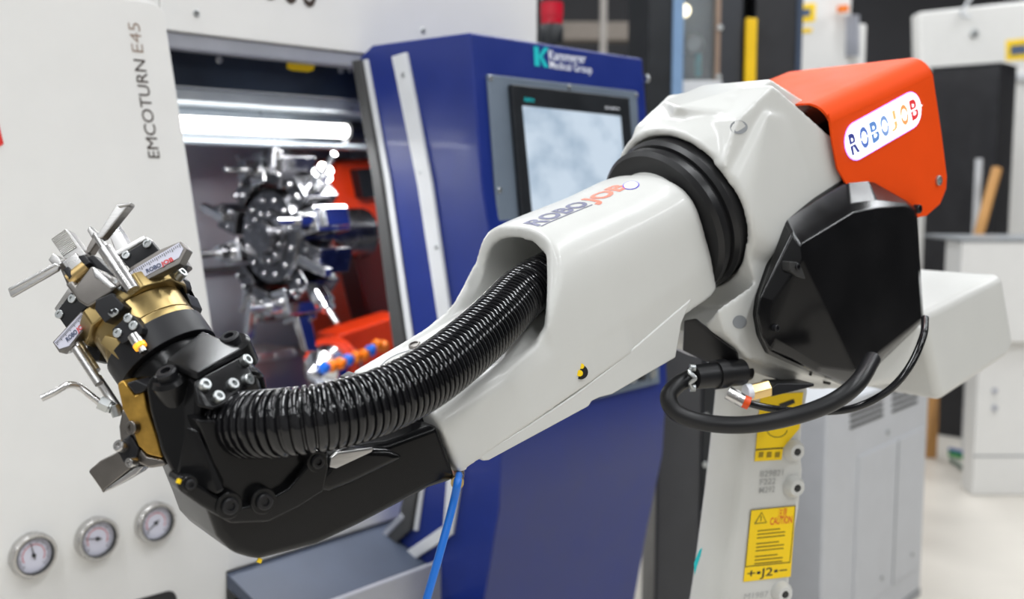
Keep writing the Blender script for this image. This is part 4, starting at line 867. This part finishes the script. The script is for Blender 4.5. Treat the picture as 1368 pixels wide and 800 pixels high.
VY = 6900
t = bg('white_partition', 'plain white partition standing between black cabinet and white cabinet', 'partition', (WF.at(1370, 300, 1, VY)[0], VY/1000, 0))
MB().box(WF, fl(1342, VY), fl(1430, VY), VY, VY+120, 0, WF.at(1360, 95, 1, VY)[2]*1000).build('sheet', M['white'], t, bevel=6)
MB().box(WF, fl(1342, VY), fl(1430, VY), VY-30, VY, WF.at(1360, 108, 1, VY)[2]*1000, WF.at(1360, 98, 1, VY)[2]*1000).build('rail', M['strip'], t, bevel=3)
# sticks, board, cables
p0 = WF.at(1306, 318, 1, 5800); p1 = WF.at(1332, 225, 1, 5900); dn = p0+(p0-p1)*(p0[2]/(p1[2]-p0[2]))
o = MB().cyl(dn, p1, .028, n=8).build('wooden_stick', M['wood']); o['label'] = 'light brown wooden stick leaning on the black cabinet'; o['category'] = 'stick'
p1 = WF.at(1308, 212, 1, 6000); o = MB().cyl((p1[0], 6.0, 0), p1, .02, n=10).build('white_rod', M['strip']); o['label'] = 'thin pale rod standing beside the wooden stick'; o['category'] = 'rod'
by = WF.at(1255, 612, 2, 0)[1]*1000
o = MB().box(WF, fl(1240, by), fl(1266, by), by, by+30, 0, 900).build('brown_board', M['wood'], bevel=4); o['label'] = 'brown wooden board standing upright behind the grey controller'; o['category'] = 'board'
for nm, cc, pts in (('green_cable', srgb(60, 150, 70), ((1268, 606), (1280, 609), (1292, 613), (1300, 619))), ('blue_cable', srgb(60, 90, 150), ((1268, 600), (1280, 603), (1290, 606), (1296, 611))), ('grey_cable', srgb(120, 140, 130), ((1270, 614), (1280, 620), (1288, 626), (1296, 622), (1302, 628)))):
    q_ = [WF.at(x, y, 2, 14) for x, y in pts]; o = MB().tube(spline(q_, 6), .012, 8).build(nm, mat(nm+'_mat', cc, 0.5)); o['label'] = '%s lying loose on the pale floor near the white cabinet' % nm.replace('_', ' '); o['category'] = 'cable'
# far steelwork
o = MB().box(WF, fl(740, 9000), fl(900, 9000), 9000, 9200, 2750, 2900).build('steel_beam', mat('beam_grey', srgb(120, 112, 104), 0.6), bevel=5); o['label'] = 'grey steel beam spanning the dark hall behind the signal lamp'; o['category'] = 'beam'
for px, nm in ((803, 'support_pole'), (905, 'support_pole')):
    pass
o = MB().box(WF, fl(800, 8000), fl(808, 8000), 8000, 8080, 0, 5000).build('support_pole', mat('pole_grey', srgb(150, 145, 140), 0.5)); o['label'] = 'thin grey support pole behind the blue lathe cabinet'; o['category'] = 'pole'
